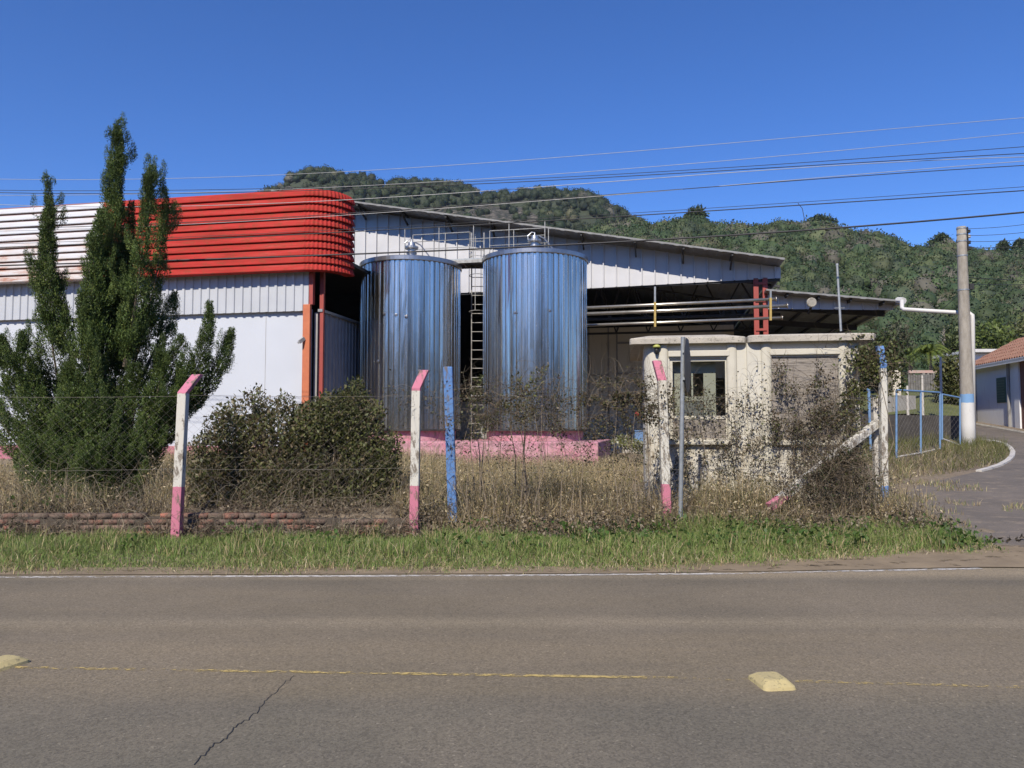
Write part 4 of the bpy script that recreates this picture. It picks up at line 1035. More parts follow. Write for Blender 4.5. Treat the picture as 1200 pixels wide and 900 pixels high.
b = MB(); a_, c_ = P(1010, 486, 23.6), P(1131, 484, 26.0); b.slab((a_.x, a_.y), (c_.x, c_.y), (0, 1), .6, 1.97, .3); tag(b.build('retaining_wall', MT['dark_stone'], None, (a_.x, a_.y, 1.0)), 'low dark stone retaining wall behind the blue gate', 'wall')
b = MB(); a_, c_ = P(1020, 463, 31.0), P(1073, 463, 31.5); b.slab((a_.x, a_.y), (c_.x, c_.y), (0, 1), 1.0, EYE + 37 / F * 31, .2); tag(b.build('yard_wall', MT['dim_wall'], None, (a_.x, a_.y, 1.0)), 'plain grey rendered yard wall seen through the blue gate', 'wall')
# grassy bank behind it
b = MB(); rows = []
for yy, h in ((29.6, 1.9), (34, 2.6), (42, 3.6), (60, 4.5)):
    rows.append([(u_ * yy, yy, h + .2 * math.sin(u_ * 31 + yy)) for u_ in np.linspace(.42, .588, 16)])
for i in range(3): b.loft(rows[i], rows[i + 1])
tag(b.build('grassy_bank', simple('bank_grass', (.12, .13, .04), (.07, .085, .03), .95, scale=1.5, bump=.8, bscale=20), smooth=True), kind='structure')
# ruined fence, pillar
pf = thing('picket_fence', 'bleached grey plank fence with a pinkish coping far behind the gate', 'fence', P(1080, 456, 36))
bb = MB()
for k in range(13):
    px = 1066 + k * 2.9; h_ = random.uniform(-1, 1.5); p = P(px, 457, 36); q = P(px, 438 + h_, 36); bb.box(p.x - .05, p.x + .045, 36, 36.03, p.z, q.z)
bb.build('planks', simple('bleached_plank', (.20, .19, .18), (.10, .095, .09), .9, scale=6), pf)
bb = MB(); p, q = P(1065, 436, 36), P(1104, 436.5, 36); bb.box(p.x, q.x, 35.95, 36.1, p.z - .05, p.z + .08); bb.build('coping', simple('pink_coping', (.48, .30, .25), (.4, .36, .32), .9, scale=3), pf)
b = MB(); p, q = P(1047, 452, 34), P(1055.5, 434, 34); b.box(p.x, q.x, 34, 34.5, p.z - .6, q.z); tag(b.build('gate_pillar', MT['beige_wall'], None, (p.x, 34, p.z - .6), bevel=.02), 'squat cream pillar below the trees behind the gate', 'pillar')
for px, y0, y1, D, lab in ((1063.5, 452, 486, 27.2, 'thin grey stick post nearest the cream pillar'), (1081, 440, 484, 29.4, 'thin pale stick post in front of the plank fence'), (1102.5, 418, 470, 28.0, 'tallest bleached stick post, beside the dark bush')):
    b = MB(); b.tube([P(px + .8, y1 + 6, D), P(px, (y0 + y1) / 2, D), P(px - .3, y0, D)], [.05, .045, .035], 7); tag(b.build('stick_post', MT['white_paint_old'], None, P(px, y1 + 6, D)), lab, 'post', 'stick posts behind the gate')
# house beyond the street
hs = thing('house', 'white single-storey house with clay tile roof and green shutter, beyond the street', 'house', P(1190, 502, 32))
A1 = P(1144, 497, 35.0); B1 = P(1206, 503, 30.0)
hd = Vector((B1.x - A1.x, B1.y - A1.y, 0)).normalized(); hn = Vector((hd.y, -hd.x, 0)); hn = hn if hn.x < 0 else -hn     # hn looks left, to the street
zr_ = P(1144, 431, 35.0).z
B2 = B1 + hd * 7; zg = 1.3
MT['house_white'] = stained('house_whitewash', (.80, .81, .82), (.72, .73, .74), (.40, .37, .32), .85, .8, .6, bump=.1)
b = MB(); b.slab((A1.x, A1.y), (B1.x - hd.x * .6, B1.y - hd.y * .6), (-hn.x, -hn.y), zg, zr_ + .2, .2); b.slab((A1.x, A1.y), (A1.x - hn.x * 7, A1.y - hn.y * 7), (hd.x, hd.y), zg, zr_ + .2, .2)
b.build('wall', MT['house_white'], hs)
MT['red_brick'] = simple('red_brick_wall', (.22, .10, .075), (.14, .07, .055), .95, scale=14, bump=.4)
bq = B1 - hd * .6; b = MB(); b.slab((bq.x, bq.y), (B2.x, B2.y), (-hn.x, -hn.y), zg, zr_ + .2, .2); b.build('brick_wall', MT['red_brick'], hs)
pq = B1 - hd * 1.05 + hn * .06; pq2 = B1 - hd * .6 + hn * .06; b = MB(); b.slab((pq.x, pq.y), (pq2.x, pq2.y), (-hn.x, -hn.y), zg, zr_ + .1, .1); b.build('pilaster', MT['house_white'], hs)
pq = B1 - hd * 1.55 + hn * .05; b = MB(); b.tube([(pq.x, pq.y, zg), (pq.x, pq.y, zr_ + .1)], .06, 8); b.build('downpipe', MT['dim_wall'], hs)
f0_, f1_ = .46, .63; wa, wb_ = A1.lerp(B1, f0_) + hn * .03, A1.lerp(B1, f1_) + hn * .03
zw0, zw1 = P(1168, 474, 35).z, P(1168, 447, 35).z
b = MB(); b.slab((wa.x, wa.y), (wb_.x, wb_.y), (-hn.x, -hn.y), zw0, zw1, .08); wnd = b.build('window', simple('green_shutter', (.07, .15, .12), (.05, .1, .08), .6, scale=8), hs)
b = MB(); m_ = (wa + wb_) / 2 + hn * .02
for k in range(8):
    z = zw0 + .1 + k * (zw1 - zw0 - .15) / 8; b.slab((wa.x + hn.x * .02 + hd.x * .08, wa.y + hn.y * .02 + hd.y * .08), (wb_.x + hn.x * .02 - hd.x * .08, wb_.y + hn.y * .02 - hd.y * .08), (-hn.x, -hn.y), z, z + .05, .018)
b.build('shutter_slat', simple('shutter_slat', (.12, .2, .16), (.08, .14, .11), .6), wnd)
# tiled roof: rows of half-round tiles
t = NT('clay_tiles'); f = t.noise(t.map(), 1.6, 6, .7); f2 = t.noise(t.map(), 9, 4)
t.set(color=t.mix(t.ramp(f2, [(.4, 0), (.7, .5)]), t.ramp(f, [(.35, (.17, .075, .05)), (.65, (.25, .125, .085))]), (.30, .21, .15)), rough=.85); MT['tile'] = t.m
ev0 = A1 - hd * .5 + hn * .32; ev1 = B2 + hn * .32; up2 = Vector((-hn.x, -hn.y, .55)).normalized()
L_ = (ev1 - ev0).length; ntile = int(L_ / .22); b = MB(); e_z = zr_ + .02
rowsN = 6
for r_ in range(rowsN):
    p0 = []; p1 = []
    for k in range(ntile * 6 + 1):
        s = k / 6 * .22; ph = (k % 6) / 6 * 2 * math.pi; o_ = .045 * math.sin(ph)
        q = ev0 + hd * s; c0_ = Vector((q.x, q.y, e_z)) + up2 * (r_ * .45) + Vector((0, 0, o_ + .03)); c1_ = Vector((q.x, q.y, e_z)) + up2 * (r_ * .45 + .47) + Vector((0, 0, o_))
        p0.append(c0_); p1.append(c1_)
    b.loft(p0, p1)
b.build('roof', MT['tile'], hs)
b = MB(); b.slab((ev0.x, ev0.y), (ev1.x, ev1.y), (-hn.x, -hn.y), e_z - .12, e_z - .03, .4); b.slab((ev0.x, ev0.y), (ev1.x, ev1.y), (-hn.x, -hn.y), e_z - .16, e_z + .0, .03); b.build('soffit', MT['house_white'], hs)
# second house behind and a white eave
h2 = thing('back_house', 'grey-white house end with flat pale roof edge peeping over the tiled roof', 'house', P(1150, 440, 50))
p, q = P(1141, 445, 50), P(1190, 415, 50)
b = MB(); b.box(p.x, q.x, 50, 54, p.z - 1, P(1141, 414, 50).z); b.build('wall', MT['house_white'], h2)
b = MB(); b.box(p.x - .3, q.x, 49.4, 54.5, P(1141, 413.5, 50).z, P(1141, 410, 50).z); b.build('roof', MT['pvc'], h2)
h3 = thing('shed', 'low shed with white-edged brown roof left of the utility pole', 'shed', P(1118, 446, 46))
b = MB(); p, q = P(1110, 446, 46), P(1142, 432, 46); b.box(p.x, q.x, 46, 49, p.z - 1.5, q.z); b.build('wall', MT['beige_wall'], h3)
b = MB(); b.add([P(1108, 431, 45.6), P(1142, 425, 45.6), P(1142, 422, 49), P(1108, 428, 49), P(1108, 433.5, 45.6), P(1142, 428.5, 45.6), P(1142, 424, 49), P(1108, 430, 49)], [(0, 1, 2, 3), (4, 5, 6, 7), (0, 1, 5, 4), (0, 3, 7, 4)]); b.build('roof', MT['pvc'], h3)

# road markers
MT['marker'] = stained('worn_yellow_ceramic', (.47, .39, .18), (.40, .33, .17), (.12, .105, .075), .75, 9, .52, streak=(1, 1, 1), bump=.25, bscale=60)
def marker(px, py, rz, label):
    c_ = ground(px, py); b = MB(); 
    def ringp(hx, hy, z, r=.03):
        return [(c_.x + x * math.cos(rz) - y * math.sin(rz), c_.y + x * math.sin(rz) + y * math.cos(rz), z) for x, y in rounded(-hx, hx, -hy, hy, r, 3)]
    rows = [ringp(.105, .135, .012), ringp(.10, .13, .03), ringp(.072, .085, .058), ringp(.06, .072, .062)]
    for i in range(3): b.loft(rows[i] + rows[i][:1], rows[i + 1] + rows[i + 1][:1])
    b.add(rows[3], [tuple(range(len(rows[3])))]); o = b.build('road_marker', MT['marker'], None, (c_.x, c_.y, .012)); o.data.polygons.foreach_set('use_smooth', [True] * len(o.data.polygons))
    m = o.modifiers.new('bevel', 'BEVEL'); m.width = .004; m.segments = 2
    return tag(o, label, 'road marker', 'yellow raised markers on the centre line')
marker(904, 806, .12, 'worn yellow road block in full view on the broken yellow line')
marker(2, 784, -.35, 'worn yellow road block cut by the picture edge below the verge')

# overhead wires
def wire(pxs, D0, D1, r, m, label, sub=14):
    x = [a for a, b in pxs]; y = [b for a, b in pxs]
    co = np.polyfit(x, y, min(3, len(x) - 1))
    X_ = np.linspace(-350, 1550, 40); pts = []
    ylin = np.polyval(co, np.clip(X_, -60, 1260)); sl0 = np.polyval(np.polyder(co), -60); sl1 = np.polyval(np.polyder(co), 1260)
    ylin = ylin + np.where(X_ < -60, (X_ + 60) * sl0, 0) + np.where(X_ > 1260, (X_ - 1260) * sl1, 0)
    # along the span the inverse depth runs evenly, as on a straight line
    for a, yv in zip(X_, ylin):
        f = (a + 350) / 1900; D = 1 / ((1 - f) / D0 + f / D1); pts.append(P(a, yv, D))
    b = MB(); b.tube(pts, r, 5); o = b.build('overhead_wire', m, None, pts[20]); return tag(o, label, 'wire', 'overhead wires along the road')
wire([(0, 210), (320, 205), (600, 189), (900, 163.5), (1200, 138)], 19, 13, .005, MT['wire_pale'], 'topmost overhead wire, thin and pale against open sky')
wire([(0, 229), (400, 219), (600, 207.5), (900, 184), (1200, 155.5)], 19, 13, .005, MT['wire_pale'], 'second wire from the top, thin and pale')
wire([(0, 223), (300, 221), (600, 211), (900, 193), (1200, 172)], 19.5, 13.5, .0065, MT['wire_dark'], 'third wire from the top, thin and dark')
wire([(0, 226), (300, 224), (600, 215), (900, 196), (1200, 180)], 19.5, 13.4, .008, MT['wire_dark'], 'fourth wire from the top, dark, close under the third')
wire([(0, 240), (387, 235), (600, 222), (900, 199), (1200, 184)], 19, 13.3, .007, MT['wire_pale'], 'fifth wire from the top, pale where it crosses the mountain')
wire([(0, 268), (320, 255), (540, 241), (720, 229), (900, 213), (1200, 194)], 18.5, 13, .008, MT['wire_dark'], 'sixth wire from the top, crossing the crest of the red fascia')
wire([(0, 271), (320, 257), (540, 242.5), (720, 230), (900, 212), (1200, 189)], 18.5, 13, .006, MT['wire_pale'], 'seventh wire from the top, pale twin of the sixth')
wire([(0, 290), (408, 271), (600, 262), (760, 252), (900, 242), (1200, 223.5)], 18, 12.6, .010, MT['wire_dark'], 'dark lashed cable second from the bottom')
wire([(0, 286), (408, 268), (600, 259), (760, 249), (900, 238.5), (1200, 219)], 18, 12.6, .005, MT['wire_dark'], 'thin messenger wire just above the lashed cable')
b = MB(); q = P(935, 238, 13.9); b.tube([q, q + Vector((.08, 0, -.1)), q + Vector((.12, .02, -.28)), q + Vector((.15, .02, -.42)), q + Vector((.10, .02, -.5))], .006, 5)
tag(b.build('dangling_wire', MT['wire_dark'], None, q), 'short loose wire end dangling from the lashed cable', 'wire')
wire([(0, 312), (280, 300), (567, 294), (690, 287), (900, 270), (1200, 249.5)], 17.5, 12.2, .016, MT['wire_dark'], 'thickest black cable, lowest of the road cables, grazing the tank tops')
def droop(a, b_, sag, r, m, label, n=16):
    pts = [a.lerp(b_, k / n) - Vector((0, 0, sag * 4 * (k / n) * (1 - k / n))) for k in range(n + 1)]
    b = MB(); b.tube(pts, r, 5); return tag(b.build('service_wire', m, None, a), label, 'wire', 'wires leaving the utility pole')
for i, (y0, y1) in enumerate(((268, 245), (276, 256), (283, 266), (290, 275))):
    droop(P(1132.5, y0, 23.9), P(1300, y1 - 3, 22), .15, .008, MT['wire_dark'], ('top', 'second', 'third', 'lowest')[i] + ' of the four wires racked on the head of the utility pole')
droop(P(1133, 325, 23.9), P(1300, 326, 30), .1, .012, MT['wire_dark'], 'upper of two dark cables leaving the utility pole at mid height')
droop(P(1133, 333, 23.9), P(1300, 326, 30), .1, .009, MT['wire_dark'], 'lower of two dark cables leaving the utility pole at mid height')
droop(P(1126, 343, 24), P(1030, 412, 27), .15, .010, MT['wire_dark'], 'dark cable running down from the utility pole towards the canopy trees')

# ================================================================== VEGETATION
def cat_mesh(name, V, col, m, parent=None, loc=None): return arrmesh(name, V, QUAD if V.shape[1] == 4 else BLADE, col, m, parent, loc)
GREEN = [(.165, .25, .06), (.205, .285, .075), (.135, .21, .05), (.27, .30, .105), (.24, .265, .10)]
STRAW = [(.52, .42, .25), (.45, .35, .20), (.60, .51, .34), (.36, .27, .155), (.38, .33, .165)]
BROWN = [(.24, .19, .13), (.18, .135, .09), (.31, .26, .19), (.13, .10, .065)]
def scatter(n, xa, xb, ya, yb): return rng.uniform(xa, xb, n), rng.uniform(ya, yb, n)
def pn(x, y, s, o=0.0): return np.array([mnoise.noise((a * s + o, b * s, o)) for a, b in zip(x, y)])
# green verge
x, y = scatter(125000, -9.6, 7.6, 8.3, 11.3)
ey = np.interp(x, [e[0] for e in edge], [e[1] for e in edge])
pa = pn(x, y, 1.3); pb_ = pn(x, y, .6, 7.0)
front = ey + np.where(x < 2, .10, .2) + .24 * pa + .12 * pn(x, y, 4.0, 3.3) + np.where(x > 3.0, .28 + .45 * np.clip((x - 3.5) / 3, 0, 1) ** 1.5, 0)
endx = 6.35 + .5 * pa - (y - 9.5) * .25
back = 10.85 + .25 * pa + np.where(x > 2, .6, 0)
keep = (y > front) & (x < endx) & (y < back)
dens = np.clip((y - front) / .35, .12, 1) * np.where(x < -1.4, np.clip((10.8 - y) / .6, .15, 1), 1); keep &= rng.uniform(size=len(x)) < dens
x, y = x[keep], y[keep]; pa, pb_, front = pa[keep], pb_[keep], front[keep]
n = len(x); depth_f = np.clip((y - front) / 1.3, 0, 1)
h = rng.uniform(.03, .14, n) * (.55 + .95 * depth_f * np.where(x > 1.2, 1.25, .75)) * (1 + .9 * pb_) * (1 + .5 * pa)
c = tints(n, GREEN, .25); dry = rng.uniform(size=n) < (.09 + .38 * (1 - depth_f) ** 2 + .22 * np.clip(pb_, -.3, 1)); c[dry] = tints(dry.sum(), STRAW, .2)
tag(cat_mesh('verge_grass', blades(np.stack([x, y, g(x, y)], 1), h, rng.uniform(.005, .011, n), 1.15), c, MT['grass']), kind='stuff')
cx_, cy_ = scatter(90, -9.3, 6.0, 9.2, 10.8); k = cy_ > np.interp(cx_, [e[0] for e in edge], [e[1] for e in edge]) + .45; cx_, cy_ = cx_[k], cy_[k]
ci = rng.integers(0, len(cx_), 5200); x = cx_[ci] + rng.normal(0, .07, 5200); y = cy_[ci] + rng.normal(0, .06, 5200)
tag(cat_mesh('grass_clumps', blades(np.stack([x, y, g(x, y)], 1), rng.uniform(.10, .30, 5200), rng.uniform(.006, .012, 5200), .6), tints(5200, GREEN + STRAW[:2], .25), MT['grass']), kind='stuff')
# broad-leaved weeds in the verge
x, y = scatter(5200, -9, 6.2, 9.6, 11.2); k = pn(x, y, 1.1, 3.0) + .25 * (x > 1) - .15 * (x < -2) > .12; x, y = x[k], y[k]; n = len(x)
pos = np.stack([x, y, g(x, y) + rng.uniform(.02, .22, n)], 1)
ax_ = np.zeros((n, 3)); ax_[:, 2] = .5
tag(cat_mesh('verge_weeds', leaves(pos, rng.uniform(.04, .09, n), ax_, .6, .8), tints(n, [(.06, .12, .025), (.08, .13, .03), (.05, .09, .02)], .25), MT['leaf']), kind='stuff')
# dry standing grass behind the fence
x, y = scatter(175000, -12.5, 6.2, 11.0, 22.4)
wt = np.where(y < 14, 1.0, .55); pb_ = pn(x, y, .7, 5.0)
bushes = ((x * 900 / y + 600 > 224) & (x * 900 / y + 600 < 462) & (y < 12.9) | (x * 900 / y + 600 > 40) & (x * 900 / y + 600 < 175) & (y > 11.5) & (y < 13.8)) & (rng.uniform(size=len(x)) < .96)
hollow = (x > 1.6) & (x < 2.7) & (y > 16)
inside = bushes | (x > gx(757) - .05) & (x < gx(1000) + .1) & (y > GY - .15) & (y < 16.2)
keep = (rng.uniform(size=len(x)) < wt * np.clip(.75 + pb_ * 1.0, .15, 1)) & ~inside & ~((x > 5.2) & (y > 12.4)) & ~((x > 4.0) & (y > 16)) & (x > -0.72 * y - .6)
x, y, pb_ = x[keep], y[keep], pb_[keep]; n = len(x)
h = rng.uniform(.08, .70, n) ** 1.0 * (1 + .8 * pb_ + .35 * pn(x, y, 2.4, 8.0)) * np.where(y < 11.5, .7, 1) * np.where(x > 1.6, .8, 1) * np.where(y > 14, .8, 1)
c = tints(n, STRAW, .25); gr = rng.uniform(size=n) < .22 + .3 * np.clip(pb_, -.5, .5); c[gr] = tints(gr.sum(), [(.10, .115, .04), (.13, .13, .055), (.08, .09, .035)], .2)
tag(cat_mesh('dry_grass', blades(np.stack([x, y, g(x, y)], 1), h, rng.uniform(.004, .009, n), .95), c, MT['grass']), kind='stuff')
# broken stems, seed heads and leaf scraps held up in the dry grass
k = rng.integers(0, n, 60000); fr_ = rng.uniform(.1, 1.0, len(k)); pz = np.stack([x[k] + rng.normal(0, .05, len(k)), y[k] + rng.normal(0, .05, len(k)), g(x[k], y[k]) + h[k] * fr_], 1)
tag(cat_mesh('seed_heads', leaves(pz, rng.uniform(.02, .06, len(k)), np.tile([0, 0, .3], (len(k), 1)), .4, 1.0), tints(len(k), STRAW + STRAW[:3] + [(.13, .10, .065), (.16, .15, .06), (.11, .12, .045)], .3), MT['grass']), kind='stuff')
# apron tufts and the grassy island round the pole
poly_isl = [ground(*p)[:2] for p in [(1042, 540), (1080, 536), (1120, 520), (1150, 517), (1178, 523), (1184, 531), (1178, 541), (1150, 549), (1110, 556), (1062, 562), (1045, 575), (1040, 600), (1036, 560), (1005, 535), (1020, 515), (1060, 508), (1110, 503), (1112, 520)]]
px0_, py0_ = zip(*poly_isl); x, y = scatter(60000, min(px0_), max(px0_), min(py0_), max(py0_)); k = pinpoly(x, y, poly_isl) & (pn(x, y, .8) > np.where(y > 17.5, -.5, -.12)); x, y = x[k], y[k]; n = len(x); gq = pn(x, y, .5, 2.0) + (y - 17) * .12
h = rng.uniform(.05, .3, n) * np.clip(.6 + (y - 14) * .10, .5, 1.25) * (1 + .8 * pn(x, y, 1.6, 6.0)); c = tints(n, [(.15, .16, .05), (.11, .13, .04), (.18, .17, .07)], .2); d_ = rng.uniform(size=n) > .55 + gq * .5; c[d_] = tints(d_.sum(), STRAW + BROWN, .2)
tag(cat_mesh('island_grass', blades(np.stack([x, y, g(x, y)], 1), h, rng.uniform(.006, .012, n), 1.05), c, MT['grass']), kind='stuff')
x, y = scatter(26000, 6.0, 11.5, 9.2, 15.5); kk = pn(x, y, .9, 1.5) + .5 * pn(x, y, 2.6, 4.0); k = (kk > .28) | ((x < 7.0) & (y > 11) & (kk > -.1)); k &= rng.uniform(size=len(x)) < .5; x, y = x[k], y[k]; n = len(x)
tag(cat_mesh('apron_tufts', blades(np.stack([x, y, g(x, y) + .01], 1), rng.uniform(.03, .13, n), rng.uniform(.006, .012, n), .7), tints(n, STRAW + GREEN[2:] + BROWN[:2], .25), MT['grass']), kind='stuff')
x, y = scatter(500, 6.2, 9.3, 10.0, 11.3); k = np.abs(y - (10.2 + .35 * (x - 6.2) * .6)) < .16 + .1 * pn(x, y, 2); x, y = x[k], y[k]; n = len(x)
V = leaves(np.stack([x, y, g(x, y) + .02], 1), rng.uniform(.04, .1, n), np.tile([0, 0, .4], (n, 1)), .7, 1.0)
tag(cat_mesh('leaf_litter', V, tints(n, [(.06, .05, .035), (.1, .08, .05)], .3), MT['leaf']), kind='stuff')
# tangles of dead stalks
def stalks(name, n, xa, xb, ya, yb, l0, l1, lay, cols=BROWN, w0=.006, kind='stuff', parent=None, z0=0.0, zs=0.0, pos=None):
    if pos is None:
        x, y = scatter(n, xa, xb, ya, yb); p = np.stack([x, y, g(x, y) + z0 + rng.uniform(0, 1, n) * zs], 1)
    else: p = pos; n = len(p)
    ln = rng.uniform(l0, l1, n); a = rng.uniform(0, 2 * np.pi, n); el = rng.uniform(lay, 1.5, n)
    d = np.stack([np.cos(a) * np.cos(el), np.sin(a) * np.cos(el) * .6, np.sin(el)], 1); segs = 5; rows = []
    q = p.copy()
    V = []
    wv = np.repeat(rng.uniform(.6, 1.3, n)[:, None] * w0, 3, 1)
    for s in range(segs):
        d2 = unit(d + rng.normal(0, .28, (n, 3)) + np.array([0, 0, -.10 * s])); q2 = q + d2 * (ln / segs)[:, None]
        sx = unit(np.cross(d2, np.array([0, 1, .1]))) * wv * (1 - s / 7); sy = unit(np.cross(d2, sx)) * wv * (1 - s / 7)
        V.append(np.stack([q + sx, q - sx * .5 + sy, q - sx * .5 - sy, q2 + sx * .85, q2 - sx * .42 + sy * .85, q2 - sx * .42 - sy * .85], 1)); q, d = q2, d2
    V = np.concatenate(V, 1); f = []
    for s in range(segs): f += [tuple(6 * s + i for i in t_) for t_ in ((0, 1, 4, 3), (1, 2, 5, 4), (2, 0, 3, 5))]
    o = arrmesh(name, V, f, tints(n, cols, .25), MT['grass'], parent)
    return tag(o, kind=kind) if kind else o
stalks('dead_stalks', 2600, -9.5, -1.2, 10.5, 11.3, .2, .75, -.1, [(.34, .28, .20), (.25, .19, .13), (.44, .38, .28), (.16, .12, .085)], .0038)
stalks('dead_stalks', 800, -1.4, 6.1, 10.9, 12.2, .25, .8, .15, BROWN, .004)
stalks('dead_brushwood', 520, -9.5, 6.0, 11.1, 13.0, .6, 1.35, .5, [(.25, .21, .15), (.30, .26, .19), (.16, .12, .08)], .0045)
x, y = scatter(16000, -9.6, 6.1, 10.5, 11.5); k = pn(x, y, .9, 9.0) + .2 * (x > -1.4) > -.05; x, y = x[k], y[k]; n = len(x)
tag(cat_mesh('dead_leaf_litter', leaves(np.stack([x, y, g(x, y) + rng.uniform(0, .18, n) * (1 + .5 * (x > -1.4))], 1), rng.uniform(.025, .07, n), None, .55), tints(n, BROWN + [(.09, .075, .05), (.12, .10, .06)], .3), MT['leaf']), kind='stuff')

# creepers: leaves and twigs hung on the fence line and the gatehouse
def fence_pt(px, py, dy=0.0):
    """a point on the fence line seen at (px, py)"""
    u = (px - 600) / F
    for i in range(4):
        (xa, ya), (xb, yb) = fx[i], fx[i + 1]
        den = (xb - xa) - u / cP * (yb - ya)
        s = (u / cP * ya - xa) / den
        if s <= 1 or i == 3: return P(px, py, ya + (yb - ya) * s + dy)
def creeper(label, blobs, cols, dens, name='creeper', tw=1.0, size=(.03, .065), wall=None, loc=None):
    pts = []; tp = []
    for (px, py, rx, ry, w_) in blobs:
        n = int(rx * ry * w_ * dens * 2.1); a = rng.normal(0, .5, (n, 2))
        for i in range(n):
            qx, qy = px + a[i, 0] * rx, py + a[i, 1] * ry
            p = fence_pt(qx, qy, rng.normal(0, .07)) if wall is None else P(qx, qy, (wall if wall > 0 else wall_y(qx) + wall) - abs(rng.normal(0, .07)) - .01)
            pts.append(p[:])
    pts = np.array(pts); 
    # leave gaps: thin the leaves by a fine noise
    k = np.array([mnoise.noise((p[0] * 5, p[1], p[2] * 5)) + .6 * mnoise.noise((p[0] * 14, p[1], p[2] * 14)) for p in pts]) > -.12
    pts = pts[k]; n = len(pts)
    cen = pts.mean(0); base = (cen[0], cen[1], gz(cen[0], cen[1]))
    t_ = thing(name, label, 'creeper', base)
    cat_mesh('leaves', leaves(pts, rng.uniform(size[0], size[1], n), np.tile([0, -.3, -.4], (n, 1)), .7, .9), tints(n, cols, .3), MT['leaf'], t_)
    b = MB()
    for i in range(10):
        q = Vector(pts[rng.integers(0, n)]); s0 = Vector((q.x + rng.normal(0, .12), q.y - .02, gz(q.x, q.y) - .03)); md = s0.lerp(q, .5) + Vector((rng.normal(0, .10), 0, 0)); m2 = s0.lerp(q, .25) + Vector((rng.normal(0, .05), 0, 0)); b.tube([s0, m2, md, q], [.009, .008, .006, .003], 4)
    tag(b.build('stems', MT['twig'], t_), kind='stuff')
    m = max(20, int(n * .10 * tw)); idx = rng.integers(0, n, m)
    stalks('twigs', m, 0, 0, 0, 0, .25, .85, -.6, BROWN + [(.09, .07, .05)], .0030, 'stuff', t_, pos=pts[idx])
    return t_
VINE = [(.085, .085, .04), (.115, .085, .055), (.07, .07, .036), (.15, .115, .075), (.055, .05, .033), (.11, .11, .045)]
creeper('thin brown creeper on the chain link before the two tanks', [(560, 465, 30, 22, .35), (610, 468, 40, 30, .35), (560, 500, 40, 40, .22), (640, 480, 60, 34, .25), (690, 470, 30, 25, .35), (600, 520, 80, 35, .10), (480, 470, 50, 30, .10), (690, 520, 40, 30, .2), (655, 505, 40, 26, .25), (580, 485, 30, 24, .25)], VINE, .72, tw=2.2, size=(.022, .05))
creeper('dense dark creeper on the chain link between tank and gatehouse', [(715, 468, 26, 20, .9), (745, 462, 26, 22, 1.1), (730, 490, 40, 30, .35), (775, 470, 20, 22, .8), (720, 530, 40, 40, .15), (700, 462, 18, 16, .9), (760, 480, 22, 28, .7)], VINE, .85, tw=1.4, size=(.025, .055))
creeper('creeper with speckled dark leaves over the gatehouse window and pilasters', [(800, 478, 34, 26, .55), (830, 470, 30, 20, .45), (800, 520, 40, 24, .45), (845, 520, 40, 24, .30), (785, 540, 22, 60, .38), (830, 555, 70, 45, .34), (900, 560, 70, 45, .30), (880, 500, 30, 60, .33), (868, 478, 14, 26, .35)], VINE, .55, tw=1.3, size=(.022, .052), wall=-.09)
creeper('bushy creeper piled against the boarded gatehouse window', [(955, 490, 30, 34, .9), (960, 450, 14, 34, .8), (930, 505, 38, 24, .7), (975, 500, 22, 34, .8), (915, 440, 9, 22, .9), (928, 455, 14, 12, .6), (912, 485, 12, 30, .7), (910, 510, 18, 20, .7), (950, 540, 60, 40, .28), (985, 560, 34, 50, .75)], VINE + [(.14, .10, .06), (.10, .12, .04)], .5, tw=1.6, size=(.024, .055), wall=-.17)
creeper('leafy yellow-green creeper climbing over the gatehouse right corner and post', [(1018, 425, 26, 26, 1.0), (1035, 440, 22, 26, .9), (1003, 455, 18, 40, .8), (995, 500, 13, 45, .7), (1012, 400, 14, 12, .7), (1045, 425, 12, 20, .7), (1000, 540, 18, 40, .7)], [(.11, .13, .04), (.085, .10, .03), (.14, .15, .05), (.07, .07, .03), (.10, .08, .045)], .62, size=(.03, .07), wall=12.58)
creeper('dark bramble heaped at the foot of the corner strut', [(1000, 560, 30, 34, .8), (965, 580, 44, 26, .6), (1015, 575, 18, 40, .9), (950, 575, 40, 30, .5), (985, 535, 15, 15, 3.2), (967, 551, 16, 14, 4.0), (948, 567, 16, 13, 4.0), (930, 580, 12, 9, 1.6)], [(.06, .06, .03), (.09, .075, .045), (.05, .075, .025), (.20, .165, .115), (.17, .135, .09)], .42, tw=2.2, size=(.022, .05), wall=11.75)

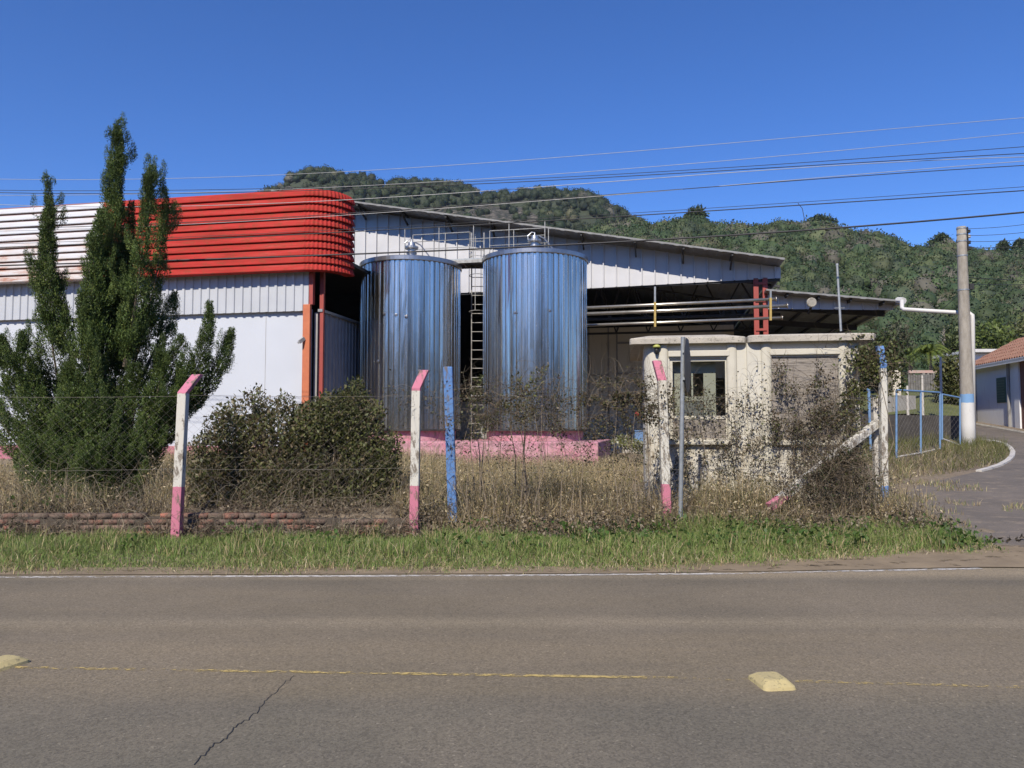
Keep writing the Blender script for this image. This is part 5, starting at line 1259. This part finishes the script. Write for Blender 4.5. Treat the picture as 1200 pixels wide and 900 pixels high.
def shrub(label, blobs, D, cols, n, size, base_px, dead=.2, name='shrub', dy=.55, ns=26, nd=160):
    """a bush of leaf masses; blobs: (px, py, rx, ry) in the bush's own plane at distance D"""
    b0 = P(base_px[0], base_px[1], D); base = (b0.x, D, gz(b0.x, D))
    t_ = thing(name, label, 'shrub', base)
    pts = []; w_ = np.array([b[2] * b[3] for b in blobs], float); w_ /= w_.sum()
    for (px, py, rx, ry), f in zip(blobs, w_):
        m = int(n * f); c_ = P(px, py, D); d = unit(rng.normal(size=(m, 3))); r_ = rng.uniform(0, 1, (m, 1)) ** .30
        wob = np.array([1 + .30 * mnoise.noise((q[0] * 2.2 + px, q[1] * 2.2, q[2] * 2.2)) + .16 * mnoise.noise((q[0] * 6 + px, q[1] * 6, q[2] * 6)) for q in d])[:, None]
        pts.append(np.array(c_) + d * r_ * wob * np.array([rx / F * D, dy, ry / F * D]))
    pts = np.concatenate(pts); pts = pts[pts[:, 2] > base[2] + .02]
    k = np.array([mnoise.noise((p[0] * 3.5, p[1] * 3.5, p[2] * 3.5)) for p in pts]) > -.36; pts = pts[k]; m = len(pts)
    cl = np.array([mnoise.noise((p[0] * 1.6, p[1] * 1.6, p[2] * 1.6 + 4)) for p in pts])
    c = tints(m, cols, .3) * (1 + .5 * cl[:, None]); dd = rng.uniform(size=m) < dead + .35 * np.clip(cl, 0, 1); c[dd] = tints(dd.sum(), [(.17, .135, .075), (.13, .10, .055), (.20, .17, .10)], .25)
    cat_mesh('foliage', leaves(pts, size[0] * .5 + (size[1] * 1.35 - size[0] * .5) * rng.uniform(0, 1, m) ** 1.7, np.tile([0, -.1, .6], (m, 1)), .5, 1.0), c, MT['leaf'], t_)
    b = MB()
    for i in range(ns):
        q = Vector(pts[rng.integers(0, m)]); s = Vector((base[0] + (q.x - base[0]) * .45 + rng.normal(0, .08), D + rng.normal(0, .2), base[2] - .05)); mdl = s.lerp(q, .55) + Vector((rng.normal(0, .06), rng.normal(0, .06), .06)); b.tube([s, mdl, q], [.014, .009, .003], 5)
    b.build('stems', MT['twig'], t_)
    idx = rng.integers(0, m, nd); lowp = pts[idx].copy(); lowp[:, 1] = D - dy * rng.uniform(.4, 1.0, nd); lowp[:, 2] = base[2] + (lowp[:, 2] - base[2]) * .4
    stalks('dead_twigs', nd, 0, 0, 0, 0, .3, .8, .5, [(.25, .21, .15), (.18, .14, .10), (.32, .28, .2)], .0035, 'stuff', t_, pos=lowp)
    return t_
OLIVE = [(.085, .098, .03), (.105, .12, .04), (.07, .08, .028), (.13, .125, .05)]
shrub('bushy brownish-green shrub nearest the conifer, behind the brick wall', [(285, 505, 42, 38), (325, 510, 48, 40), (262, 545, 40, 45), (320, 560, 60, 42), (280, 575, 56, 30), (250, 560, 22, 30), (300, 585, 70, 22), (250, 585, 24, 18), (300, 466, 7, 15), (262, 492, 8, 15), (335, 472, 6, 13), (240, 520, 9, 12)], 12.0, OLIVE + [(.13, .10, .05)], 44000, (.035, .066), (295, 600), .28)
shrub('dark green shrub standing against the left tank, behind the brick wall', [(400, 500, 50, 40), (370, 530, 45, 55), (425, 540, 42, 55), (395, 570, 66, 34), (452, 560, 20, 36), (416, 478, 22, 24), (372, 492, 24, 26), (400, 588, 62, 20), (418, 458, 8, 17), (441, 484, 7, 14), (380, 470, 6, 13), (462, 520, 9, 12), (398, 466, 6, 12)], 12.1, OLIVE, 46000, (.035, .066), (405, 602), .12)
shrub('tall thin leafy sapling rising before the right tank', [(630, 445, 9, 14), (622, 458, 9, 12), (606, 452, 6, 14), (638, 437, 6, 8), (616, 480, 14, 16), (592, 476, 10, 16)], 11.9, [(.12, .13, .04), (.09, .10, .03), (.14, .13, .06)], 900, (.03, .06), (612, 600), .15, 'sapling', .15, 5, 8)
shrub('leafy weedy stem beside the ladder foot', [(556, 470, 10, 18), (562, 450, 7, 12), (566, 495, 10, 14)], 12.6, [(.10, .115, .04), (.08, .09, .03)], 500, (.03, .06), (560, 590), .2, 'sapling', .15, 3, 6)
shrub('yellow-green bush tipped with white beyond the pink plinth end', [(728, 519, 12, 9), (742, 521, 12, 8), (752, 526, 10, 7)], 21.5, [(.26, .27, .08), (.20, .22, .06), (.40, .40, .30)], 1600, (.05, .09), (738, 545), .05, 'bush', .4, 8, 6)
# red notice and blue box on the inner wall
b = MB(); p = P(747.5, 485, 33.0); b.box(p.x - .13, p.x + .13, 33.0, 33.02, p.z - .1, p.z + .1); 
tag(b.build('wall_notice', simple('red_notice', (.42, .04, .04), (.35, .05, .05), .5), None, p, bevel=.004), 'small red notice hanging in the shade beside the gatehouse', 'notice')
b = MB(); b.beam((p.x, 33.03, p.z + .1), (p.x, 33.03, p.z - 2.5), .05, .05); tag(b.build('notice_stake', MT['dark_steel'], None, p), 'dark stake holding the red notice', 'stake')
b = MB(); p = P(750, 510, 30); b.box(p.x - .2, p.x + .2, 30, 30.3, p.z - .6, p.z + .15); b.box(p.x - .22, p.x + .22, 29.97, 30.33, p.z + .152, p.z + .19); tag(b.build('blue_bin', simple('blue_plastic', (.12, .22, .40), (.1, .18, .33), .5), None, p, bevel=.01), 'small blue lidded bin in the shade left of the gatehouse', 'bin')

# the big conifer: upswept plumes of scale-leaf tufts
D = 13.6
cb = P(122, 596, D)
cf_ = thing('conifer', 'tall ragged juniper with upswept plumes in front of the red fascia', 'tree', (cb.x, D, gz(cb.x, D)))
plumes = [[(118, 600), (112, 560), (96, 500), 44, -.6, -.6], [(120, 600), (140, 565), (158, 510), 40, -.6, -.7], [(118, 600), (80, 575), (62, 520), 34, -.4, -.6],  # (px,py) base, mid, tip, max radius px, depth shift at base/tip
    [(122, 540), (126, 370), (138, 150), 37, 0, 0], [(92, 540), (62, 410), (57, 220), 27, .3, .2], [(126, 420), (130, 320), (137, 190), 27, .1, .1], [(88, 420), (60, 350), (57, 260), 19, .3, .2], [(136, 210), (137, 175), (138, 143), 7, .05, 0], [(57, 270), (57, 240), (57, 212), 6, .2, .2], [(172, 260), (173, 225), (174, 203), 6, -.35, -.4], [(190, 280), (193, 250), (194, 229), 6, .2, .2],
    [(146, 430), (162, 330), (173, 212), 14, -.3, -.4], [(152, 440), (180, 340), (194, 238), 12, .1, .2],
    [(122, 440), (108, 350), (118, 250), 19, -.4, -.5], [(138, 440), (146, 340), (154, 240), 15, .3, .3],
    [(150, 470), (186, 400), (204, 345), 11, .3, .5], [(160, 500), (192, 440), (211, 396), 9, -.1, -.2],
    [(150, 545), (220, 460), (246, 358), 18, -.2, -.5], [(195, 505), (250, 440), (271, 390), 12, -.1, -.2], [(160, 520), (184, 465), (187, 416), 13, -.4, -.7], [(170, 530), (208, 480), (209, 428), 13, -.3, -.6],
    [(100, 565), (32, 480), (2, 396), 22, 0, -.3], [(95, 575), (12, 510), (-20, 440), 24, .2, .3], [(100, 550), (44, 470), (27, 392), 20, -.3, -.5],
    [(118, 560), (108, 460), (96, 345), 34, -.5, -.6], [(118, 590), (92, 520), (80, 430), 42, -.3, -.6], [(122, 590), (152, 520), (160, 430), 34, -.2, -.5], [(122, 585), (172, 535), (186, 488), 24, -.2, -.5], [(118, 580), (60, 540), (48, 490), 30, -.2, -.5], [(120, 595), (124, 545), (124, 470), 46, -.7, -.8]]
tp = []; td = []; ts = []; lim = MB()
def plume(b0, m0, t0, rr, dens, spread, ex=1.0):
    ln = (b0 - m0).length + (m0 - t0).length; n = int(ln * rr * dens) + 10
    f = rng.uniform(0.02, 1, n) ** .9
    bz_ = lambda f: np.outer((1 - f) ** 2, b0) + np.outer(2 * f * (1 - f), 2 * m0 - (b0 + t0) / 2) + np.outer(f ** 2, t0)
    c_ = bz_(f); tg = unit(bz_(np.minimum(f + .02, 1.02)) - bz_(f))
    prof_ = np.clip(1.0 - f, 0.02, 1) ** ex * np.clip(f / .2, .5, 1); prof_ = prof_ / prof_.max()
    a = rng.normal(size=(n, 3)); a = unit(a - (a * tg).sum(1, keepdims=True) * tg)
    side = np.array([mnoise.noise((q[0] * 2.6, q[1] * 2.6 + o[0] * 1.3, q[2] * 2.6 + o[2])) for q, o in zip(c_, a)])
    r_ = rr * prof_ * rng.uniform(.1, 1, n) ** .5 * (1 + .4 * side)
    tp.append(c_ + a * r_[:, None]); td.append(unit(tg * 1.0 + a * spread + np.array([0, -.05, .2]))); ts.append((.52 + .55 * prof_) * min(1, max(.62, rr / .11)))
    return bz_
for (b0, m0, t0, rpx, da, db) in plumes:
    b0, t0 = P(*b0, D + da), P(*t0, D + db); m0 = P(*m0, D + (da + db) / 2)
    rr = rpx / F * D; ln = (b0 - t0).length
    bz_ = plume(b0, m0, t0, rr * .80, 1900 if rr < .4 else 1200, .45, .66)
    ns_ = int(ln * rr * 15) + 7
    for k in range(ns_):
        f = rng.uniform(.06, .93); c_ = Vector(bz_(np.array([f]))[0]); tg = (Vector(bz_(np.array([min(1.03, f + .05)]))[0]) - c_).normalized()
        a = Vector(rng.normal(size=3)); a = (a - tg * a.dot(tg)).normalized()
        lo_ = min(1.0, (1.05 - f)) ** .7 * min(1, .5 + f * 2); off_ = rr * lo_ * rng.uniform(.25, .75)
        sb = c_ + a * off_ * .4; l_ = rng.uniform(.34, .80) * (.40 + .70 * lo_) * (1 + .35 * (rr > .45))
        md_ = sb + (a * rng.uniform(.6, 1.1) + tg * .5 + Vector((0, 0, .15))).normalized() * l_ * .5
        if f > .72: md_ = sb + (a * .35 + tg * .8).normalized() * l_ * .4; l_ *= .7
        st_ = md_ + (tg * (.7 + (f > .72)) + a * rng.uniform(.0, .5) * (.5 if f > .72 else 1) + Vector((0, 0, .75))).normalized() * l_ * .55
        plume(sb, md_, st_, rng.uniform(.055, .098) * (.5 + .7 * lo_), 1900, .30, .8)
    lim.tube([b0] + [Vector(bz_(np.array([q]))[0]) for q in (.25, .5, .75)], [.03 * (rr / .5) ** .5 + .02, .026, .016, .006], 6)
lim.build('limbs', MT['bark'], cf_)
lim = MB(); lim.tube([(cb.x - .1, D, gz(cb.x, D) - .1), (cb.x - .05, D, gz(cb.x, D) + .5), (cb.x + .05, D, gz(cb.x, D) + 2)], [.2, .15, .1], 10)
lim.tube([(cb.x + .1, D - .1, gz(cb.x, D) - .1), (cb.x - .3, D - .1, gz(cb.x, D) + 1)], [.12, .08], 8); lim.tube([(cb.x + .15, D, gz(cb.x, D) - .1), (cb.x + .5, D - .1, gz(cb.x, D) + 1)], [.12, .07], 8)
lim.build('trunk', MT['bark'], cf_)
tp = np.concatenate(tp); td = np.concatenate(td); ts = np.concatenate(ts)
kp = np.array([mnoise.noise((p[0] * 4.2, p[1] * 4.2, p[2] * 3.0)) for p in tp]) > -.46
tp, td, ts = tp[kp], td[kp], ts[kp]; n = len(tp); nl = 11
pos = np.repeat(tp, nl, 0); dr = np.repeat(td, nl, 0); k_ = np.tile(np.linspace(0, 1, nl), n)[:, None]
spr = rng.normal(0, 1, (n * nl, 3)); sz = np.repeat(ts, nl)
pos = pos + dr * k_ * .15 * sz[:, None] + spr * .026 * (1.1 - k_)
V = leaves(pos, rng.uniform(.032, .066, n * nl) * sz, dr, .32, .45)
cn = np.array([mnoise.noise((p[0] * 1.4, p[1] * 1.4, p[2] * 1.4)) for p in tp]); tc = tints(n, [(.062, .100, .024), (.084, .126, .030), (.125, .162, .040), (.046, .076, .021)], .2) * (1 + .35 * cn[:, None])
tag(arrmesh('foliage', V, QUAD, np.repeat(tc, nl, 0) * rng.uniform(.8, 1.25, (n * nl, 1)), MT['needle'], cf_))

# trees at the foot of the hill
def tree(label, px, py_base, py_top, D, wpx, cols, n=2200, trunk_frac=.3, size=(.12, .3), name='tree', shape='round', group=None, tr=.12):
    b0 = P(px, py_base, D); h_ = P(px, py_top, D).z - b0.z; rx = wpx / 2 / F * D
    t_ = thing(name, label, 'tree', b0, group)
    lim = MB(); top = b0 + Vector((rng.normal(0, .15), 0, h_ * .8)); lim.tube([b0 - Vector((0, 0, .5)), b0.lerp(top, .4) + Vector((rng.normal(0, .15), 0, 0)), top], [tr, tr * .7, tr * .25], 8)
    pts = []; nb = 9 if shape == 'round' else 6
    for i in range(nb):
        f = trunk_frac + (1 - trunk_frac) * (i + .5) / nb; ang = i * 2.4
        wd_ = math.sin(min(1, .25 + (1 - f) * 1.1) * math.pi / 1.6) * rx
        c_ = b0 + Vector((math.cos(ang) * wd_ * .55, math.sin(ang) * wd_ * .55, h_ * f)); lim.tube([b0.lerp(top, f * .75), c_], [tr * .4, tr * .12], 5)
        m = n // nb; d = unit(rng.normal(size=(m, 3))); wob = np.array([1 + .4 * mnoise.noise((q[0] * 2 + i * 3, q[1] * 2, q[2] * 2)) for q in d])[:, None]
        pts.append(np.array(c_) + d * rng.uniform(0, 1, (m, 1)) ** .4 * wob * np.array([rx * .6, rx * .6, h_ * (1 - trunk_frac) * .27]))
    lim.build('trunk', MT['bark'], t_); pts = np.concatenate(pts); m = len(pts)
    cl = np.array([mnoise.noise((p[0] * .9, p[1] * .9, p[2] * .9)) for p in pts])
    cat_mesh('crown', leaves(pts, rng.uniform(*size, m), np.tile([0, -.1, .3], (m, 1)), .5, 1), tints(m, cols, .25) * (1 + .4 * cl[:, None]), MT['leaf'], t_)
    return t_
def palm(label, px, py_base, py_top, D, wpx, cols):
    b0 = P(px, py_base, D); top = P(px, py_top, D); t_ = thing('palm_tree', label, 'palm tree', b0)
    lim = MB(); lim.tube([b0 - Vector((0, 0, .4)), b0.lerp(top, .5) + Vector((.05, 0, 0)), top], [.12, .10, .09], 8); lim.build('trunk', MT['bark'], t_)
    V = []; r_ = wpx / 2 / F * D
    for k in range(22):
        a = 2.399 * k; el = .2 + 1.1 * (k % 7) / 7; d = Vector((math.cos(a) * math.cos(el), math.sin(a) * math.cos(el), math.sin(el))); prev = top
        for s in range(10):
            p = top + d * (r_ * 1.25 * (s + 1) / 10) - Vector((0, 0, r_ * .95 * ((s + 1) / 10) ** 2)); ax = (p - prev).normalized(); sd = ax.cross(Vector((0, 0, 1))).normalized()
            for sg_ in (-1, 1):
                for q in (0, .5):
                    o = prev.lerp(p, q); tip = o + (sd * sg_ * .75 + ax * .5 - Vector((0, 0, .35))) * r_ * .34 * (1 - s * .05); w2 = ax * r_ * .028
                    V.append([o[:], (o.lerp(tip, .5) + w2)[:], tip[:], (o.lerp(tip, .5) - w2)[:]])
            prev = p
    V = np.array(V); cat_mesh('fronds', V, tints(len(V), cols, .25), MT['leaf'], t_); return t_
palm('yellow-green feathery palm with bare trunk left of the utility pole', 1090, 470, 412, 44, 52, [(.13, .17, .03), (.16, .19, .04), (.10, .14, .03)])
palm('smaller green feathery palm further left of the pole above the plank fence', 1066, 465, 415, 47, 42, [(.09, .13, .03), (.12, .15, .04)])
tree('dark rounded bush-like tree beside the utility pole behind the gate', 1113, 480, 424, 33, 32, OLIVE, 2400, .1, (.10, .22))
tree('dense dark green tree directly behind the gatehouse creeper', 1030, 470, 398, 40, 60, [(.06, .085, .025), (.08, .10, .035), (.05, .07, .02)], 2600, .25, (.15, .35))
tree('bright yellow-green tree between the utility pole and the tiled house', 1160, 450, 385, 52, 62, [(.11, .15, .035), (.13, .16, .05), (.08, .11, .03)], 2600, .2, (.2, .4))
tree('dark tree behind the tiled house roof', 1205, 450, 378, 58, 70, OLIVE, 2200, .2, (.2, .45))
tree('mid green tree in front of the dark wood behind the gate', 1122, 455, 392, 56, 50, [(.07, .09, .03), (.09, .11, .04)], 2000, .2, (.2, .4))
tree('grey-green tree on the slope under the canopy eave', 1050, 455, 385, 58, 48, [(.08, .09, .05), (.10, .10, .06)], 1600, .3, (.2, .4))
for px, yb, yt, wd, lab in ((815, 275, 246, 28, 'round tree breaking the crest of the ridge above the warehouse roof'), (1102, 304, 277, 26, 'broad tree on the crest beside the head of the utility pole'), (1176, 307, 285, 12, 'small flat-topped tree on the right end of the crest'), (1195, 308, 284, 16, 'umbrella-shaped tree at the picture edge of the crest'), (960, 284, 256, 44, 'wide tree crowning the ridge above the canopy roof')):
    tree(lab, px, yb, yt, 238, wd, [(.045, .065, .024), (.06, .08, .03)], 2000, .35, (.5, 1.3), 'ridge_tree', group='trees on the ridge crest', tr=.35)
# thin bare trees standing out against the wood
def bare(px, yb, yt, D, label):
    b0, t0 = P(px, yb, D), P(px, yt, D); b = MB(); h_ = (t0 - b0).length
    b.tube([b0, b0.lerp(t0, .5) + Vector((.1, 0, 0)), t0], [.1, .07, .02], 6)
    for k in range(22):
        f = .35 + .6 * k / 22; s = b0.lerp(t0, f); a = k * 2.4; l_ = h_ * .28 * (1.1 - f)
        e_ = s + Vector((math.cos(a) * l_, math.sin(a) * l_, l_ * 1.1)); b.tube([s, s.lerp(e_, .5) + Vector((0, 0, .08)), e_], [.035, .022, .008], 4)
    tag(b.build('bare_tree', simple('bare_bark', (.30, .27, .22), (.2, .18, .15), .9), None, b0), label, 'tree', 'leafless pale trees at the hill foot')
bare(1046, 460, 405, 42, 'leafless pale tree right of the white corner post')
bare(1121, 455, 418, 46, 'leafless pale tree just left of the utility pole')
bare(1106, 420, 385, 60, 'leafless pale tree high above the palm')

# thin air between here and the mountain
b = MB(); b.box(-1000, 1000, -1000, 1050, -3, 215)
hz_ = bpy.data.materials.new('thin_haze'); hz_.use_nodes = True; nt = hz_.node_tree
for n_ in list(nt.nodes):
    if n_.type == 'BSDF_PRINCIPLED': nt.nodes.remove(n_)
pv = nt.nodes.new('ShaderNodeVolumePrincipled'); pv.inputs['Density'].default_value = 0.00011; pv.inputs['Color'].default_value = (.80, .87, 1, 1); pv.inputs['Anisotropy'].default_value = .2
nt.links.new(pv.outputs[0], nt.nodes['Material Output'].inputs['Volume'])
tag(b.build('haze', hz_), kind='stuff')
